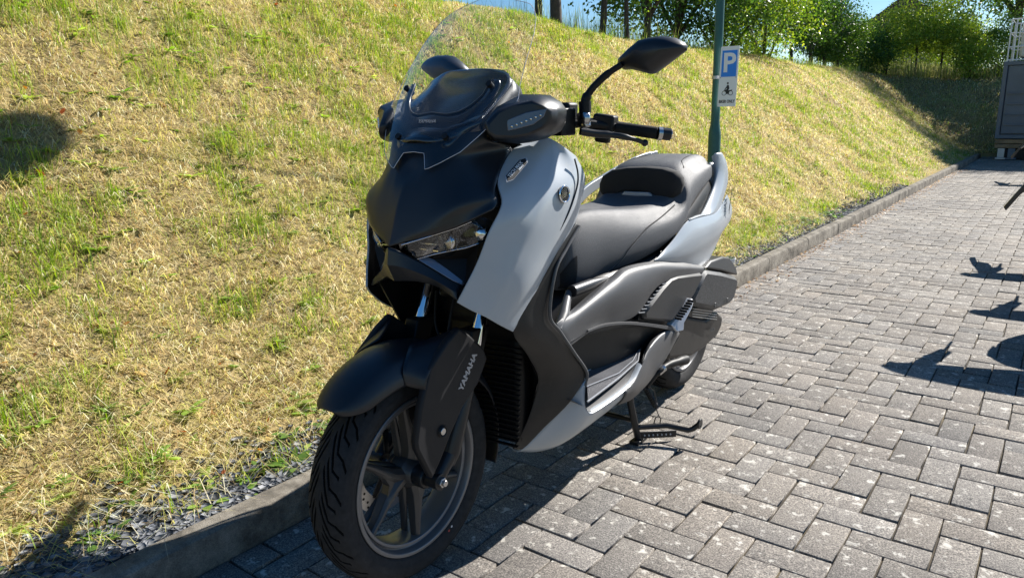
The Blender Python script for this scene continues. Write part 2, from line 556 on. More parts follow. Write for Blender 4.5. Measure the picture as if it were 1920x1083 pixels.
while y < 17.0:
    o_ = rnd.uniform(-.002, .002); L = .996
    prof = [(-.800, -.05), (-.8005, .078), (-.806, .092), (-.818, .0995), (-.872, .101), (-.881, .094), (-.882, -.05)]
    vs = []
    for yy, ins in ((y + .002, .003), (y + .006, 0), (y + L - .004, 0), (y + L, .003)):
        for (a, z) in prof: vs.append((a + o_ - (ins if a > -.84 else -ins), yy, z + o_ * .7 - (ins if z > 0 else 0)))
    fs = []
    for r_ in range(3):
        for k in range(6): fs.append((r_ * 7 + k, r_ * 7 + k + 1, r_ * 7 + 8 + k, r_ * 7 + 7 + k))
    fs += [tuple(range(6, -1, -1)), tuple(range(21, 28))]
    kb.add(vs, fs); y += 1.0
tag(kb.build('kerb', M_kerb, smooth=30), kind='structure')

# ---------------------------------------------------------------- blades, weeds, leaves, chippings
def keep_visible(x, y, z, margin=.12, maxd=60):
    """drop what no nearby camera could see: only keeps points in a widened view"""
    q = np.stack([x - CC.x, y - CC.y, z - CC.z], -1) @ np.array([list(r_) for r_ in CR]).T
    u = q[:, 0] / np.maximum(q[:, 2], .01) * CF / 960; v = q[:, 1] / np.maximum(q[:, 2], .01) * CF / 541
    return (q[:, 2] > .3) & (np.abs(u) < 1.5 + margin) & (np.abs(v) < 1.35 + margin) & (q[:, 2] < maxd), q[:, 2]
def blades(name, x, y, h, w, lean, col, z=None, mat=None, kind='stuff', curl=.5, label=None):
    n = len(x)
    if z is None: z = bank_z(x, y) - .004
    az = nrng.uniform(0, 2 * PI, n); fa = nrng.uniform(0, 2 * PI, n)
    dx = np.cos(az); dy = np.sin(az)
    sx = -np.sin(az) * np.cos(fa * .25) ; sy = np.cos(az) * np.cos(fa * .25)
    V = np.zeros((n, 5, 3))
    l1 = lean * .35; l2 = lean
    b0 = np.stack([x, y, z], -1)
    mid = b0 + np.stack([dx * h * l1, dy * h * l1, h * .55 * np.sqrt(np.clip(1 - l1 ** 2 * .5, .1, 1))], -1)
    tip = b0 + np.stack([dx * h * l2, dy * h * l2, h * np.clip(1 - l2 * curl, .08, 1)], -1)
    sd = np.stack([sx, sy, np.zeros(n)], -1) * (w / 2)[:, None]
    V[:, 0] = b0 - sd; V[:, 1] = b0 + sd; V[:, 2] = mid - sd * .8; V[:, 3] = mid + sd * .8; V[:, 4] = tip
    i = np.arange(n)[:, None] * 5
    F = np.concatenate([i + [0, 1, 3], i + [0, 3, 2], i + [2, 3, 4]], 0)
    cc = np.repeat(col, 5, 0)
    return np_mesh(name, V, F, mat or M_blade, colors=cc, kind=kind, label=label)
def colmix(n, pal, jit=.12):
    p = np.array([c for c, w in pal]); w = np.array([w for c, w in pal], float)
    c = p[nrng.choice(len(p), n, p=w / w.sum())]
    return np.clip(c * (1 + nrng.normal(0, jit, (n, 1))), .004, .9)
STRAW = [((.74, .60, .33), 4), ((.88, .79, .54), 3), ((.42, .29, .13), 2), ((.62, .58, .20), 4), ((.28, .19, .09), 1)]
GREEN = [((.24, .36, .05), 3), ((.34, .44, .07), 3), ((.16, .26, .04), 2), ((.44, .46, .11), 2)]
def scatter(n, y0, y1, x0=-.93, x1=XC - 1.2):
    y = nrng.uniform(y0, y1, n); x = nrng.uniform(x1, x0, n)
    return x, y
def bands(total, fn):
    """points with a density that falls with distance"""
    X, Y = [], []
    for y0, y1, k in ((-4.6, -3.0, .16), (-3.0, -.5, .27), (-.5, 2, .24), (2, 5, .18), (5, 10, .15), (10, 19, .13)):
        x, y = scatter(int(total * k), y0, y1)
        X.append(x); Y.append(y)
    x = np.concatenate(X); y = np.concatenate(Y)
    z = bank_z(x, y)
    ok, dist = keep_visible(x, y, z)
    ok &= fn(x, y)
    return x[ok], y[ok], z[ok], dist[ok]
def green_field(x, y): return vnoise(x, y, .9, 20) * .25 + vnoise(x, y, .24, 21) * .40 + vnoise(x, y, .09, 22) * .35
# dry thatch
x, y, z, dd = bands(430000, lambda x, y: (x < -.96 - .26 * vnoise(x, y, .5, 8)) | (nrng.random(len(x)) < .16))
n = len(x); k = np.clip(dd / 4, 1, 3.2)
g = green_field(x, y)
colr = colmix(n, STRAW, .16)
gm_ = (nrng.random(n) < np.clip((g - .42) * 2.2, .08, .55))
colr[gm_] = colmix(int(gm_.sum()), [((.44, .48, .11), 2), ((.34, .42, .08), 2), ((.56, .52, .16), 2)])
blades('dry_grass', x, y, nrng.uniform(.022, .064, n) * (1 + .12 * k), nrng.uniform(.0022, .0044, n) * k ** .8, nrng.uniform(.7, 2.3, n), colr, z - .001, curl=.55)
# green tufts
x, y, z, dd = bands(15000, lambda x, y: (green_field(x, y) > .51) & ((x < -1.05) | (nrng.random(len(x)) < .35)))
X, Y, K = [], [], []
for a, b_, q in zip(x, y, dd):
    c = rnd.randint(8, 22); X.append(a + nrng.normal(0, .022 * (1 + .1 * q), c)); Y.append(b_ + nrng.normal(0, .022 * (1 + .1 * q), c)); K.append(np.full(c, q))
x = np.concatenate(X); y = np.concatenate(Y); dd = np.concatenate(K)
ok = x < -.9; x, y, dd = x[ok], y[ok], dd[ok]
n = len(x); k = np.clip(dd / 4, 1, 3)
blades('green_grass', x, y, nrng.uniform(.03, .11, n), nrng.uniform(.003, .0055, n) * k ** .85, nrng.uniform(.1, .9, n), colmix(n, GREEN, .15), curl=.35)
# broad-leaved weeds in rosettes (dandelion, plantain)
def rosettes(name, pts, size, col, mat, nl=(5, 10), up=(.15, .9), label=None):
    V, F, Cc_ = [], [], []
    for (px_, py_, pz_) in pts:
        s = size * rnd.uniform(.55, 1.35); c = colmix(1, col, .14)[0]
        for l in range(rnd.randint(*nl)):
            a = rnd.uniform(0, 2 * PI); L = s * rnd.uniform(.6, 1.15); w = L * rnd.uniform(.11, .2); el = rnd.uniform(*up)
            dxy = Vector((math.cos(a), math.sin(a), 0)); sd = Vector((-math.sin(a), math.cos(a), rnd.uniform(-.3, .3)))
            b0 = len(V)
            for t, ww, in ((0, .12), (.3, .75), (.6, 1.0), (.85, .65), (1, .05)):
                p = Vector((px_, py_, pz_)) + dxy * (L * t) + Vector((0, 0, L * (math.sin(el) * t - .45 * t * t * el + .03)))
                V.append(p - sd * (w * ww)); V.append(p + sd * (w * ww))
                Cc_ += [c, c]
            for k in range(4): F.append((b0 + 2 * k, b0 + 2 * k + 1, b0 + 2 * k + 3, b0 + 2 * k + 2))
    return np_mesh(name, np.array([tuple(v) for v in V]), F, mat, colors=np.array(Cc_), smooth=True, kind='stuff', label=label)
x, y, z, dd = bands(3400, lambda x, y: (green_field(x + 3, y) > .42))
rosettes('weeds', list(zip(x, y, z)), .050, [((.30, .46, .08), 3), ((.42, .54, .12), 2), ((.20, .34, .06), 2)], M_weed, up=(.1, .6))
x = nrng.uniform(-1.25, -.91, 150); y = nrng.uniform(-2.6, 6, 150); sel = nrng.random(150) < np.where(y < 2, .9, 1)
rosettes('kerbside_weeds', list(zip(x[sel], y[sel], bank_z(x[sel], y[sel]))), .06, [((.15, .28, .05), 3), ((.22, .34, .09), 2), ((.10, .20, .04), 1)], M_weed, up=(.3, 1.1))
# fallen leaves
def flakes(name, x, y, z, s, col, mat, thick=0.0, tilt=.5, lift=.004, kind='stuff'):
    n = len(x); k = 6
    a0 = nrng.uniform(0, 2 * PI, n)[:, None] + np.linspace(0, 2 * PI, k, endpoint=False)[None]
    rr_ = s[:, None] * nrng.uniform(.68, 1.1, (n, k)) * .5
    el = nrng.uniform(.4, .95, n)[:, None]
    rot = nrng.uniform(0, 2 * PI, n)[:, None]
    lx = rr_ * np.cos(a0); ly = rr_ * np.sin(a0) * el
    px_ = lx * np.cos(rot) - ly * np.sin(rot); py_ = lx * np.sin(rot) + ly * np.cos(rot)
    tx = nrng.normal(0, tilt, n)[:, None]; ty = nrng.normal(0, tilt, n)[:, None]
    pz_ = tx * px_ + ty * py_
    top = np.stack([x[:, None] + px_, y[:, None] + py_, z[:, None] + lift + pz_], -1)
    if thick <= 0:
        F = (np.array([[0, 1, 2, 3], [0, 3, 4, 5]])[None] + (np.arange(n) * k)[:, None, None]).reshape(-1, 4)
        return np_mesh(name, top, F, mat, colors=np.repeat(col, k, 0), kind=kind)
    bot = top.copy(); bot[..., 2] -= thick
    V = np.concatenate([top, bot], 1)
    f = [[0, 1, 2, 3], [0, 3, 4, 5]] + [[a, (a + 1) % k, k + (a + 1) % k, k + a] for a in range(k)]
    F = (np.array(f)[None] + (np.arange(n) * 2 * k)[:, None, None]).reshape(-1, 4)
    return np_mesh(name, V, F, mat, colors=np.repeat(col, 2 * k, 0), kind=kind)
x, y, z, dd = bands(2600, lambda x, y: vnoise(x, y, .9, 31) > .35)
n = len(x)
flakes('fallen_leaves', x, y, z + .012, nrng.uniform(.012, .035, n), colmix(n, [((.35, .10, .035), 2), ((.45, .22, .07), 2), ((.55, .42, .2), 3), ((.22, .09, .04), 1), ((.6, .52, .36), 1.5)]), M_weed, tilt=.6)
# leaf litter along the kerb on the paving
n = 1500
y = nrng.uniform(1.2, 15, n); x = -.795 + np.abs(nrng.normal(0, .10, n)) * (.35 + .65 * vnoise(y, y * 0, .7, 41))
flakes('leaf_litter', x, y, np.zeros(n) + .002, nrng.uniform(.008, .026, n), colmix(n, [((.50, .33, .17), 3), ((.62, .46, .28), 2), ((.30, .13, .06), 1.5), ((.16, .10, .06), 1)]), M_weed, tilt=.25, lift=.004)
# slate chippings between kerb and grass
M_slate = mat_attr('slate', .8, 0, .25)
n = 10000
y = np.concatenate([nrng.uniform(-3.0, 2.4, n), nrng.uniform(2.4, 9, n // 2)]); x = -.885 - np.abs(nrng.normal(0, .095, len(y)))
ok = nrng.random(len(y)) < np.clip((-.85 - x) * 0 + 1.15 - (-(x + .9)) * 1.6, .1, 1)
x, y = x[ok], y[ok]; z = bank_z(x, y); n = len(x)
flakes('slate_chippings', x, y, z + nrng.uniform(0, .010, n), nrng.uniform(.014, .060, n) * nrng.uniform(.6, 1, n), colmix(n, [((.105, .112, .128), 3), ((.15, .158, .172), 3), ((.07, .077, .09), 2), ((.21, .215, .225), 1.5)]), M_slate, thick=.0035, tilt=.12, lift=.005)
# loose straw over the chippings
n = 4200; y = nrng.uniform(-2.9, 5, n); x = nrng.uniform(-1.35, -.89, n)
blades('loose_straw', x, y, nrng.uniform(.03, .11, n), nrng.uniform(.0015, .003, n), nrng.uniform(1.8, 2.5, n), colmix(n, STRAW), bank_z(x, y) + .014, curl=.46)
# grit in the joints and bits on the paving
n = 500; y = nrng.uniform(-1.6, 6, n); x = nrng.uniform(-.7, 3, n)
flakes('grit', x, y, np.zeros(n), nrng.uniform(.003, .009, n), colmix(n, [((.03, .025, .02), 3), ((.3, .22, .12), 2)]), M_weed, tilt=.3, lift=.003)
# ================================================================== the maxi scooter
# local frame: X forward (0 at the front axle), Y to the rider's left, Z up
SX, SY = -0.378, -1.34
CL = Vector((-(CC.y - SY), CC.x - SX, CC.z))
def at(u, v, Y=None, X=None, Z=None):
    """the point of the scooter's frame seen at photo pixel (u, v) and lying at the measured Y (or X, or Z)"""
    q = Vector(((u - 960) / CF, (v - 541.5) / CF, 1))
    w = CR.transposed() @ q
    e = Vector((-w.y, w.x, w.z))
    i, val = (0, X) if X is not None else ((2, Z) if Z is not None else (1, Y))
    return CL + e * ((val - CL[i]) / e[i])
def A(*t): return [at(*q) for q in t]

M_paint = plain('light_grey_paint', (0.33, 0.36, 0.39), 0.34, coat=0.35, var=0.04, vscale=3, dust=.07)
M_hood = plain('matt_black_paint', (0.008, 0.0095, 0.013), 0.38, var=0.1, spec=0.5)
M_dark = plain('dark_grey_plastic', (0.014, 0.0135, 0.0135), 0.42, var=0.15, grain=0.12, dust=0.05, spec=.4)
M_black = plain('black_plastic', (0.005, 0.005, 0.0055), 0.5, spec=.3, var=0.2)
M_tex = plain('textured_black_plastic', (0.040, 0.042, 0.045), 0.45, grain=0.25, gscale=230, var=0.85, vscale=170)
M_grey = plain('metallic_grey_paint', (0.058, 0.059, 0.062), 0.46, metal=0.0, var=0.08, grain=0.08, gscale=900)
M_seat = plain('seat_vinyl', (0.060, 0.062, 0.068), 0.58, grain=0.55, gscale=600, var=0.1, spec=0.6)
M_seatb = plain('seat_suede', (0.012, 0.012, 0.013), 0.85, var=0.1)
M_stitch = plain('stitching', (0.22, 0.22, 0.23), 0.7)
M_rub = plain('tyre_rubber', (0.012, 0.012, 0.0125), 0.72, var=0.25, grain=0.15, gscale=700, dust=0.03, spec=.22)
M_rim = plain('rim_paint', (0.17, 0.17, 0.175), 0.38, metal=0.5, var=0.06)
M_spoke = plain('spoke_paint', (0.065, 0.064, 0.064), 0.36, metal=0.4, var=.1)
M_alu = plain('cast_aluminium', (0.55, 0.56, 0.58), 0.5, metal=.3, var=.1)
M_cov = plain('matt_dark_cover', (0.024, 0.0245, 0.026), 0.5, var=.12)
M_steel = plain('steel', (0.5, 0.5, 0.5), 0.28, metal=1.0, var=0.12)
M_chrome = plain('chrome', (0.75, 0.76, 0.78), 0.07, metal=1.0, var=0.05)
M_blackmetal = plain('black_metal', (0.02, 0.021, 0.023), 0.32, metal=0.4)
M_mat = plain('foot_mat_rubber', (0.085, 0.087, 0.095), 0.35, grain=0.5, gscale=150, var=0.3)
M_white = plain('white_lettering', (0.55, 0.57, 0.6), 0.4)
M_silver = plain('silver_lettering', (0.32, 0.33, 0.35), 0.35, metal=0.3)
M_drl = plain('light_bar', (0.10, 0.14, 0.22), 0.12, coat=1.0)
M_refl = plain('reflector', (0.55, 0.56, 0.58), 0.16, metal=1.0, grain=0.3, gscale=120)
M_red = plain('red_plastic', (0.35, 0.02, 0.02), 0.3)
M_amber = plain('lamp_lens', (0.07, 0.085, 0.12), 0.12, coat=0.6)
M_visor = plain('gloss_visor', (0.008, 0.012, 0.020), 0.20, spec=.7, var=.05)
M_screen = clearmat('clear_windscreen', (0.90, 0.925, 0.94), 0.02, .012)
M_house = plain('smoked_chrome', (0.05, 0.052, 0.056), 0.22, metal=.8, grain=.3, gscale=60)
M_lens = clearmat('clear_lens', (0.92, 0.93, 0.95), 0.03)
M_edge = plain('edge_glint', (0.5, 0.49, 0.53), 0.15, spec=0.8)  # pale colour painted for the glint along the clear screen's edge

SC = empty('scooter', (SX, SY, 0), -PI / 2,
           'light grey and matt black maxi scooter with tall clear windscreen parked beside the kerb', 'scooter')

def both(name, mb, mats, parent=None, **kw):
    l = mb.build(name, mats, parent if parent is not None else SC, **kw)
    r_ = mb.mirror().build(name, mats, parent if parent is not None else SC, **kw)
    return l, r_

# ---------------------------------------------------------------- wheels
M_tread = plain('scuffed_tyre_rubber', (0.021, 0.021, 0.022), 0.75, var=0.3, vscale=60, spec=.22)
M_groove = plain('groove_shade_rubber', (0.0035, 0.0035, 0.0035), 0.8, spec=.1)  # near-black stands in for the shade inside the tread grooves
def make_tyre(name, parent, R0, halfw, rb, cx, cz, groove=True, nphi=1500, nlat=230, pitchn=44):
    k = halfw / 0.060
    pr = np.array([(-.044, .000), (-.052, .008), (-.0585, .024), (-.0600, .037), (-.0570, .048), (-.049, .0580), (-.036, .0665), (-.019, .0715), (0, .073),
                   (.019, .0715), (.036, .0665), (.049, .0580), (.0570, .048), (.0600, .037), (.0585, .024), (.052, .008), (.044, .000)])
    pr[:, 0] *= k
    pr[:, 1] = rb + pr[:, 1] * (R0 - rb) / .073
    s = np.concatenate([[0], np.cumsum(np.hypot(*np.diff(pr, axis=0).T))])
    t = np.linspace(0, s[-1], nlat)
    y = np.interp(t, s, pr[:, 0]); rr = np.interp(t, s, pr[:, 1])
    for _ in range(3):
        y[1:-1] = (y[:-2] + y[1:-1] * 2 + y[2:]) / 4; rr[1:-1] = (rr[:-2] + rr[1:-1] * 2 + rr[2:]) / 4
    phi = np.arange(nphi) * 2 * PI / nphi
    PH, Y = np.meshgrid(phi, y, indexing='ij'); RR = np.tile(rr, (nphi, 1))
    if groove:
        lat = np.minimum(t, s[-1] - t) ; arc = s[-1] / 2 - lat      # arc distance from the crown
        ARC = np.tile(arc, (nphi, 1))
        pitch = 2 * PI / pitchn
        a = np.interp(ARC, [0, .004, .030, .046, .060], [0, 0, .30, .345, .43])
        sl = np.interp(ARC, [0, .004, .029, .031, .045, .047, .06], [.9, .30, .30, .92, .92, .55, .55])
        ph = (PH + a) / pitch + np.where(Y > 0, 0.0, 0.5)
        idx = np.floor(ph + .5); fr = np.abs(ph - idx)
        dist = fr * pitch * .275 * sl
        even = (idx.astype(int) % 2 == 0)
        on = (ARC > .005) & (ARC < np.where(even, .060, .048)) & ~(even & (ARC < .011))
        dep = np.clip((.0027 - dist) / .0009, 0, 1) * on
        RR = RR - dep * .0052
    # fine raised ribs on the sidewall
    side = (RR < rb + .040) & (RR > rb + .036)
    V = np.stack([cx + RR * np.cos(PH), Y, cz + RR * np.sin(PH)], -1).reshape(-1, 3)
    i = np.arange(nphi)[:, None]; j = np.arange(nlat - 1)[None]
    n2 = (i + 1) % nphi
    F = np.stack([i * nlat + j, i * nlat + j + 1, n2 * nlat + j + 1, n2 * nlat + j], -1).reshape(-1, 4)
    me = bpy.data.meshes.new(name)
    me.vertices.add(len(V)); me.vertices.foreach_set('co', V.astype(np.float32).ravel())
    me.loops.add(F.size); me.loops.foreach_set('vertex_index', F.astype(np.int32).ravel())
    me.polygons.add(len(F)); me.polygons.foreach_set('loop_start', np.arange(0, F.size, 4, dtype=np.int32))
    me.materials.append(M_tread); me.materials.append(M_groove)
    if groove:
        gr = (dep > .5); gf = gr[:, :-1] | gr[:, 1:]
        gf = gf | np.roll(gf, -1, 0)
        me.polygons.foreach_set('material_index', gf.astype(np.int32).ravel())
    me.update(calc_edges=True)
    o = bpy.data.objects.new(name, me); COL.objects.link(o); o.parent = parent
    return o

FZ = 0.275
fwh = empty('front_wheel'); fwh.parent = SC
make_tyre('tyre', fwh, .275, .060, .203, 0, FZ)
def rim_mb(cx, cz, hw=.049, rb=.205, bis=0.0, nsp=5):
    m = MB(); rimm = m
    k = rb / .205
    prof = [(.2050 * k, hw - .003), (.2046 * k, hw + .0015), (.1960 * k, hw + .002), (.1938 * k, hw - .001), (.1915 * k, hw - .018), (.1860 * k, hw - .021), (.1850 * k, hw - .013), (.1770 * k, hw - .0135), (.1755 * k, hw - .020),
            (.1765 * k, .012), (.1765 * k, -.012), (.1755 * k, -hw + .020), (.1770 * k, -hw + .0135), (.1850 * k, -hw + .013), (.1860 * k, -hw + .021), (.1915 * k, -hw + .018), (.1938 * k, -hw + .001), (.1960 * k, -hw - .002), (.2046 * k, -hw - .0015), (.2050 * k, -hw + .003),
            (.1990 * k, -hw + .006), (.190 * k, 0), (.1990 * k, hw - .006)]
    m.lathe(prof, (cx, 0, cz), 'Y', 120, closed_prof=True)
    # hub
    m = MB()
    m.lathe([(.018, .044), (.027, .044), (.030, .040), (.032, .030), (.040, .020), (.040, -.020), (.032, -.030), (.033, -.042), (.018, -.046)], (cx, 0, cz), 'Y', 48)
    c0 = Vector((cx, 0, cz))
    def leg(deg, r0, a_off, w0, w1, y0, y1, h0, h1, bend=0.0):
        a = math.radians(deg)
        rows = []
        for t in (0, .2, .45, .75, 1):
            r_ = r0 + (.182 * k - r0) * t
            q = a + math.radians(a_off) * (1 - t) ** 2
            er = Vector((math.cos(q), 0, math.sin(q))); et = Vector((-math.sin(q), 0, math.cos(q)))
            w = w0 + (w1 - w0) * min(1, t * 1.25); y = y0 + (y1 - y0) * t; h = h0 + (h1 - h0) * t
            c = c0 + er * r_ + Vector((0, y, 0))
            rows.append([c + et * x + Vector((0, yy, 0)) for x, yy in ((-w, -h), (w, -h), (w, h * .5), (w * .3, h), (-w * .3, h), (-w, h * .5))])
        vs = [p for r_ in rows for p in r_]; fs = []
        for a_ in range(len(rows) - 1):
            for q in range(6):
                w_ = (q + 1) % 6
                fs.append((a_ * 6 + q, a_ * 6 + w_, a_ * 6 + 6 + w_, a_ * 6 + 6 + q))
        m.add(vs, fs)
    for g in range(3):
        b = bis + g * 120
        leg(b + 31.5, .030, -24, .021, .0085, .008, .018, .022, .012)
        leg(b - 31.5, .030, 24, .021, .0085, .008, .018, .022, .012)
        a = math.radians(b)
        er = Vector((math.cos(a), 0, math.sin(a))); et = Vector((-math.sin(a), 0, math.cos(a)))
        m.prism([c0 + er * .034 + et * -.022 + Vector((0, -.006, 0)), c0 + er * .094 + et * -.036 + Vector((0, -.002, 0)), c0 + er * .078 + Vector((0, -.003, 0)), c0 + er * .094 + et * .036 + Vector((0, -.002, 0)), c0 + er * .034 + et * .022 + Vector((0, -.006, 0))], (0, .026, 0))
        leg(b + 60 + 28, .030, 0, .009, .0055, -.014, -.022, .012, .009)
        leg(b + 60 - 28, .030, 0, .009, .0055, -.014, -.022, .012, .009)
    return rimm, m
a_, b_ = rim_mb(0, FZ, bis=-3.5); a_.build('rim', M_rim, fwh, smooth=35, bevel=.0015); b_.build('spokes', M_spoke, fwh, smooth=35, bevel=.002)
m = MB()
m.lathe([(.0285, .044), (.0285, .074), (.026, .078), (.014, .078)], (0, 0, FZ), 'Y', 32)
m.build('hub_cap', M_blackmetal, fwh)
m = MB()   # brake disc on the right side with drilled holes
m.lathe([(.128, -.064), (.128, -.069), (.088, -.069), (.088, -.064)], (0, 0, FZ), 'Y', 90, closed_prof=True)
m.cur = 1
for k in range(36):
    for r_, o_ in ((.098, 0), (.108, .5), (.118, 1.0)):
        a = 2 * PI * (k + o_) / 36
        if (k % 3) == 0 or r_ == .108:
            m.lathe([(0, 0), (.0034, 0)], (r_ * math.cos(a), -.0633, FZ + r_ * math.sin(a)), 'Y', 10)
for a in range(5):
    q = 2 * PI * a / 5 + .3
    m.cur = 2
    m.bar((.03 * math.cos(q), -.066, FZ + .03 * math.sin(q)), (.092 * math.cos(q), -.066, FZ + .092 * math.sin(q)), .016, .004, (0, 1, 0))
m.build('brake_disc', [M_steel, M_black, M_blackmetal], fwh)
m = MB()   # two paint dots on the tyre wall
for u, v, mt_ in ((847, 986, M_white), (842, 994, M_red)):
    m = MB(); p = at(u, v, .0605); m.lathe([(0, .0), (.0032, 0)], p, 'Y', 12); m.build('paint_dot', mt_, fwh)
RWX, RZ = -1.57, 0.285
rwh = empty('rear_wheel'); rwh.parent = SC
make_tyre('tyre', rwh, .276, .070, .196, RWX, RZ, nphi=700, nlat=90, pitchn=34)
a_, b_ = rim_mb(RWX, RZ, .058, .198, 20); a_.build('rim', M_rim, rwh, smooth=35, bevel=.0015); b_.build('spokes', M_spoke, rwh, smooth=35)

# ---------------------------------------------------------------- fork, covers, fender
FD = Vector((-.40, 0, .92)).normalized()
def fpt(z, y=.1, x0=-.035): return Vector((x0 - (z - FZ) * .40 / .92, y, z))
m = MB(); m.tube([fpt(.44), fpt(.80)], .0175, 20)
both('fork_tube', m, M_chrome)
m = MB(); m.tube([fpt(.30), fpt(.33), fpt(.47), fpt(.48)], [.018, .025, .025, .022], 20)
m.tube([Vector((-.002, .078, FZ)), Vector((-.002, .118, FZ))], .021, 20)
m.tube([Vector((-.002, .10, FZ)), fpt(.33)], [.019, .023], 14)
sl = both('fork_slider', m, M_blackmetal, bevel=.001)
m = MB(); m.tube([(-.002, .116, FZ), (-.002, .126, FZ)], .013, 6); m.tube([(-.002, .126, FZ), (-.002, .133, FZ)], .008, 12)
m.build('axle_nut', M_steel, sl[0], bevel=.001)
# axle
m = MB(); m.tube([(0, -.12, FZ), (0, .12, FZ)], .009, 12); m.build('front_axle', M_steel, SC)
# brake caliper behind the right fork leg
m = MB(); m.box((-.095, -.085, .345), (.07, .045, .10)); m.box((-.06, -.10, .33), (.05, .02, .06)); m.build('brake_caliper', M_blackmetal, SC, bevel=.008)

o1 = A(*[(u, v, .126) for u, v in ((862, 614), (882, 628), (908, 652), (915, 672), (898, 719), (869, 763), (846, 815), (828, 862), (811, 899), (783, 845), (781, 830), (789, 768), (806, 692), (840, 640))])
m = MB()
c_ = sum(o1, Vector()) / len(o1)
m.prism([p for p in o1], (0, -.022, 0))
M_cover = plain('satin_black_cover', (.009, .0092, .011), .55, spec=.3, var=.1)
fc = both('fork_cover', m, M_cover, bevel=.007, segs=4, smooth=30)
m = MB(); b_ = at(829.6, 808, .128)
m.tube([b_ + Vector((0, -.004, 0)), b_ + Vector((0, .004, 0))], .0085, 20); m.build('cover_bolt', M_steel, fc[0], bevel=.001)
m = MB(); m.lathe([(.015, .0), (.0125, .0035), (.0095, .001)], b_, 'Y', 24); m.build('bolt_recess', M_black, fc[0])
a_, e_ = at(866, 725, .1265), at(889, 668, .1265)
place(text_mb('YAMAHA', .0235, .0006, .0010), (a_ + e_) / 2, e_ - a_, Vector((0, 0, 1)).cross(Vector((0, -1, 0)))).build('lettering', M_silver, fc[0], smooth=0)

# front fender: a shell swept round the tyre
rows = []
tip = [(46, .338, .012), (46, .336, .0)]
for deg, rc, rs, w in ((46, .331, .318, .034), (48.5, .333, .306, .056), (54, .335, .290, .072), (62, .336, .282, .080), (72, .335, .274, .086), (84, .333, .266, .094), (96, .330, .262, .100), (110, .325, .262, .096), (130, .318, .272, .080), (150, .312, .285, .074), (170, .305, .290, .070), (188, .302, .291, .066), (196, .301, .294, .060)):
    a = math.radians(deg)
    row = []
    for y, q in ((-1, 1.0), (-.93, .62), (-.72, .22), (-.38, .05), (0, 0), (.38, .05), (.72, .22), (.93, .62), (1, 1.0)):
        r_ = rc + (rs - rc) * q
        row.append(Vector((r_ * math.cos(a), y * w, FZ + r_ * math.sin(a))))
    rows.append(row)
m = MB(); m.grid(patch(rows, 4, 4)); m.build('front_fender', M_hood, SC, solid=.004, smooth=60, off=0)
m = MB()
m.prism([fpt(.50, .07, -.0), fpt(.62, .07, .01), fpt(.62, .07, -.06), fpt(.50, .07, -.06)], (0, .045, 0))
both('fender_bracket', m, M_black, bevel=.004)

m = MB(); m.grid(patch([A((768, 646, .050), (815, 630, .080), (857, 612, .108)), A((756, 688, .082), (785, 692, .104), (808, 692, .1255)), A((758, 722, .089), (780, 728, .106), (797, 730, .1255))], 4, 4))
both('fender_shoulder', m, M_hood, solid=.003, smooth=60)
# ---------------------------------------------------------------- front cowl (hood)
def scr_bot(y): return float(np.interp(y, [0, .033, .037, .051, .060, .085, .125, .155, .185, .205], [1.055, 1.052, 1.046, 1.017, 1.019, 1.031, 1.055, 1.092, 1.138, 1.160]))
def scr_edge(z): return float(np.interp(z, [1.0, 1.160, 1.172, 1.20, 1.27, 1.322, 1.36, 1.385, 1.405, 1.42, 1.432], [.205, .205, .206, .199, .189, .181, .167, .150, .125, .085, .04]))
def scr_x(y, z): return float(np.interp(z, [1.0, 1.018, 1.09, 1.166, 1.25, 1.322, 1.38, 1.44], [-.050, -.061, -.103, -.151, -.212, -.272, -.330, -.40])) - 1.6 * y * y
def hp(y, z, d=.018): return Vector((scr_x(y, z) - d, y, z))
H = [[hp(0, 1.115), hp(.04, 1.115), hp(.08, 1.115), hp(.115, 1.118), hp(.140, 1.125, .03)],
     [hp(0, 1.042, .014), hp(.04, 1.045, .014), hp(.085, 1.052, .014), hp(.122, 1.068, .016), hp(.150, 1.080, .045)],
     A((771, 322, 0), (796, 319, .043), (830, 313, .086), (874, 295, .122), (961, 279, .157)),
     A((756, 352, 0), (780, 353, .037), (824, 350, .095), (878, 335, .142), (934, 335, .181)),
     A((743, 395, 0), (761, 399, .027), (815, 397, .102), (866, 378, .156), (927, 361, .200)),
     A((734, 440, 0), (743, 441, .014), (800, 431, .090), (862, 404, .153), (932, 377, .209)),
     A((729, 462, 0), (732, 461, .004), (802, 443, .09), (857, 425, .148), (924, 391, .211))]
rows = [[Vector((p.x, -p.y, p.z)) for p in reversed(h[1:])] + list(h) for h in H]
m = MB()
def hrow(p, n):
    k = len(p) // 2
    return crom(p[:k], n)[:-1] + lin(p[k - 1:k + 2], n)[:-1] + crom(p[k + 1:], n)
def crow(p, n):
    k = len(p) // 2
    return crom(p[:k + 1], n)[:-1] + crom(p[k:], n)
m.grid(patch(rows, 6, 6, ru=hrow))
m.build('front_cowl', M_hood, SC, solid=.004, smooth=26)
e1 = [h[-1] for h in H[1:]]
m = MB(); m.grid([[p + Vector((-.006, -.012, 0)) for p in e1], [p + Vector((-.035, -.01, 0)) for p in e1], [p + Vector((-.060, .008, 0)) for p in e1]])
both('cowl_liner', m, M_black)

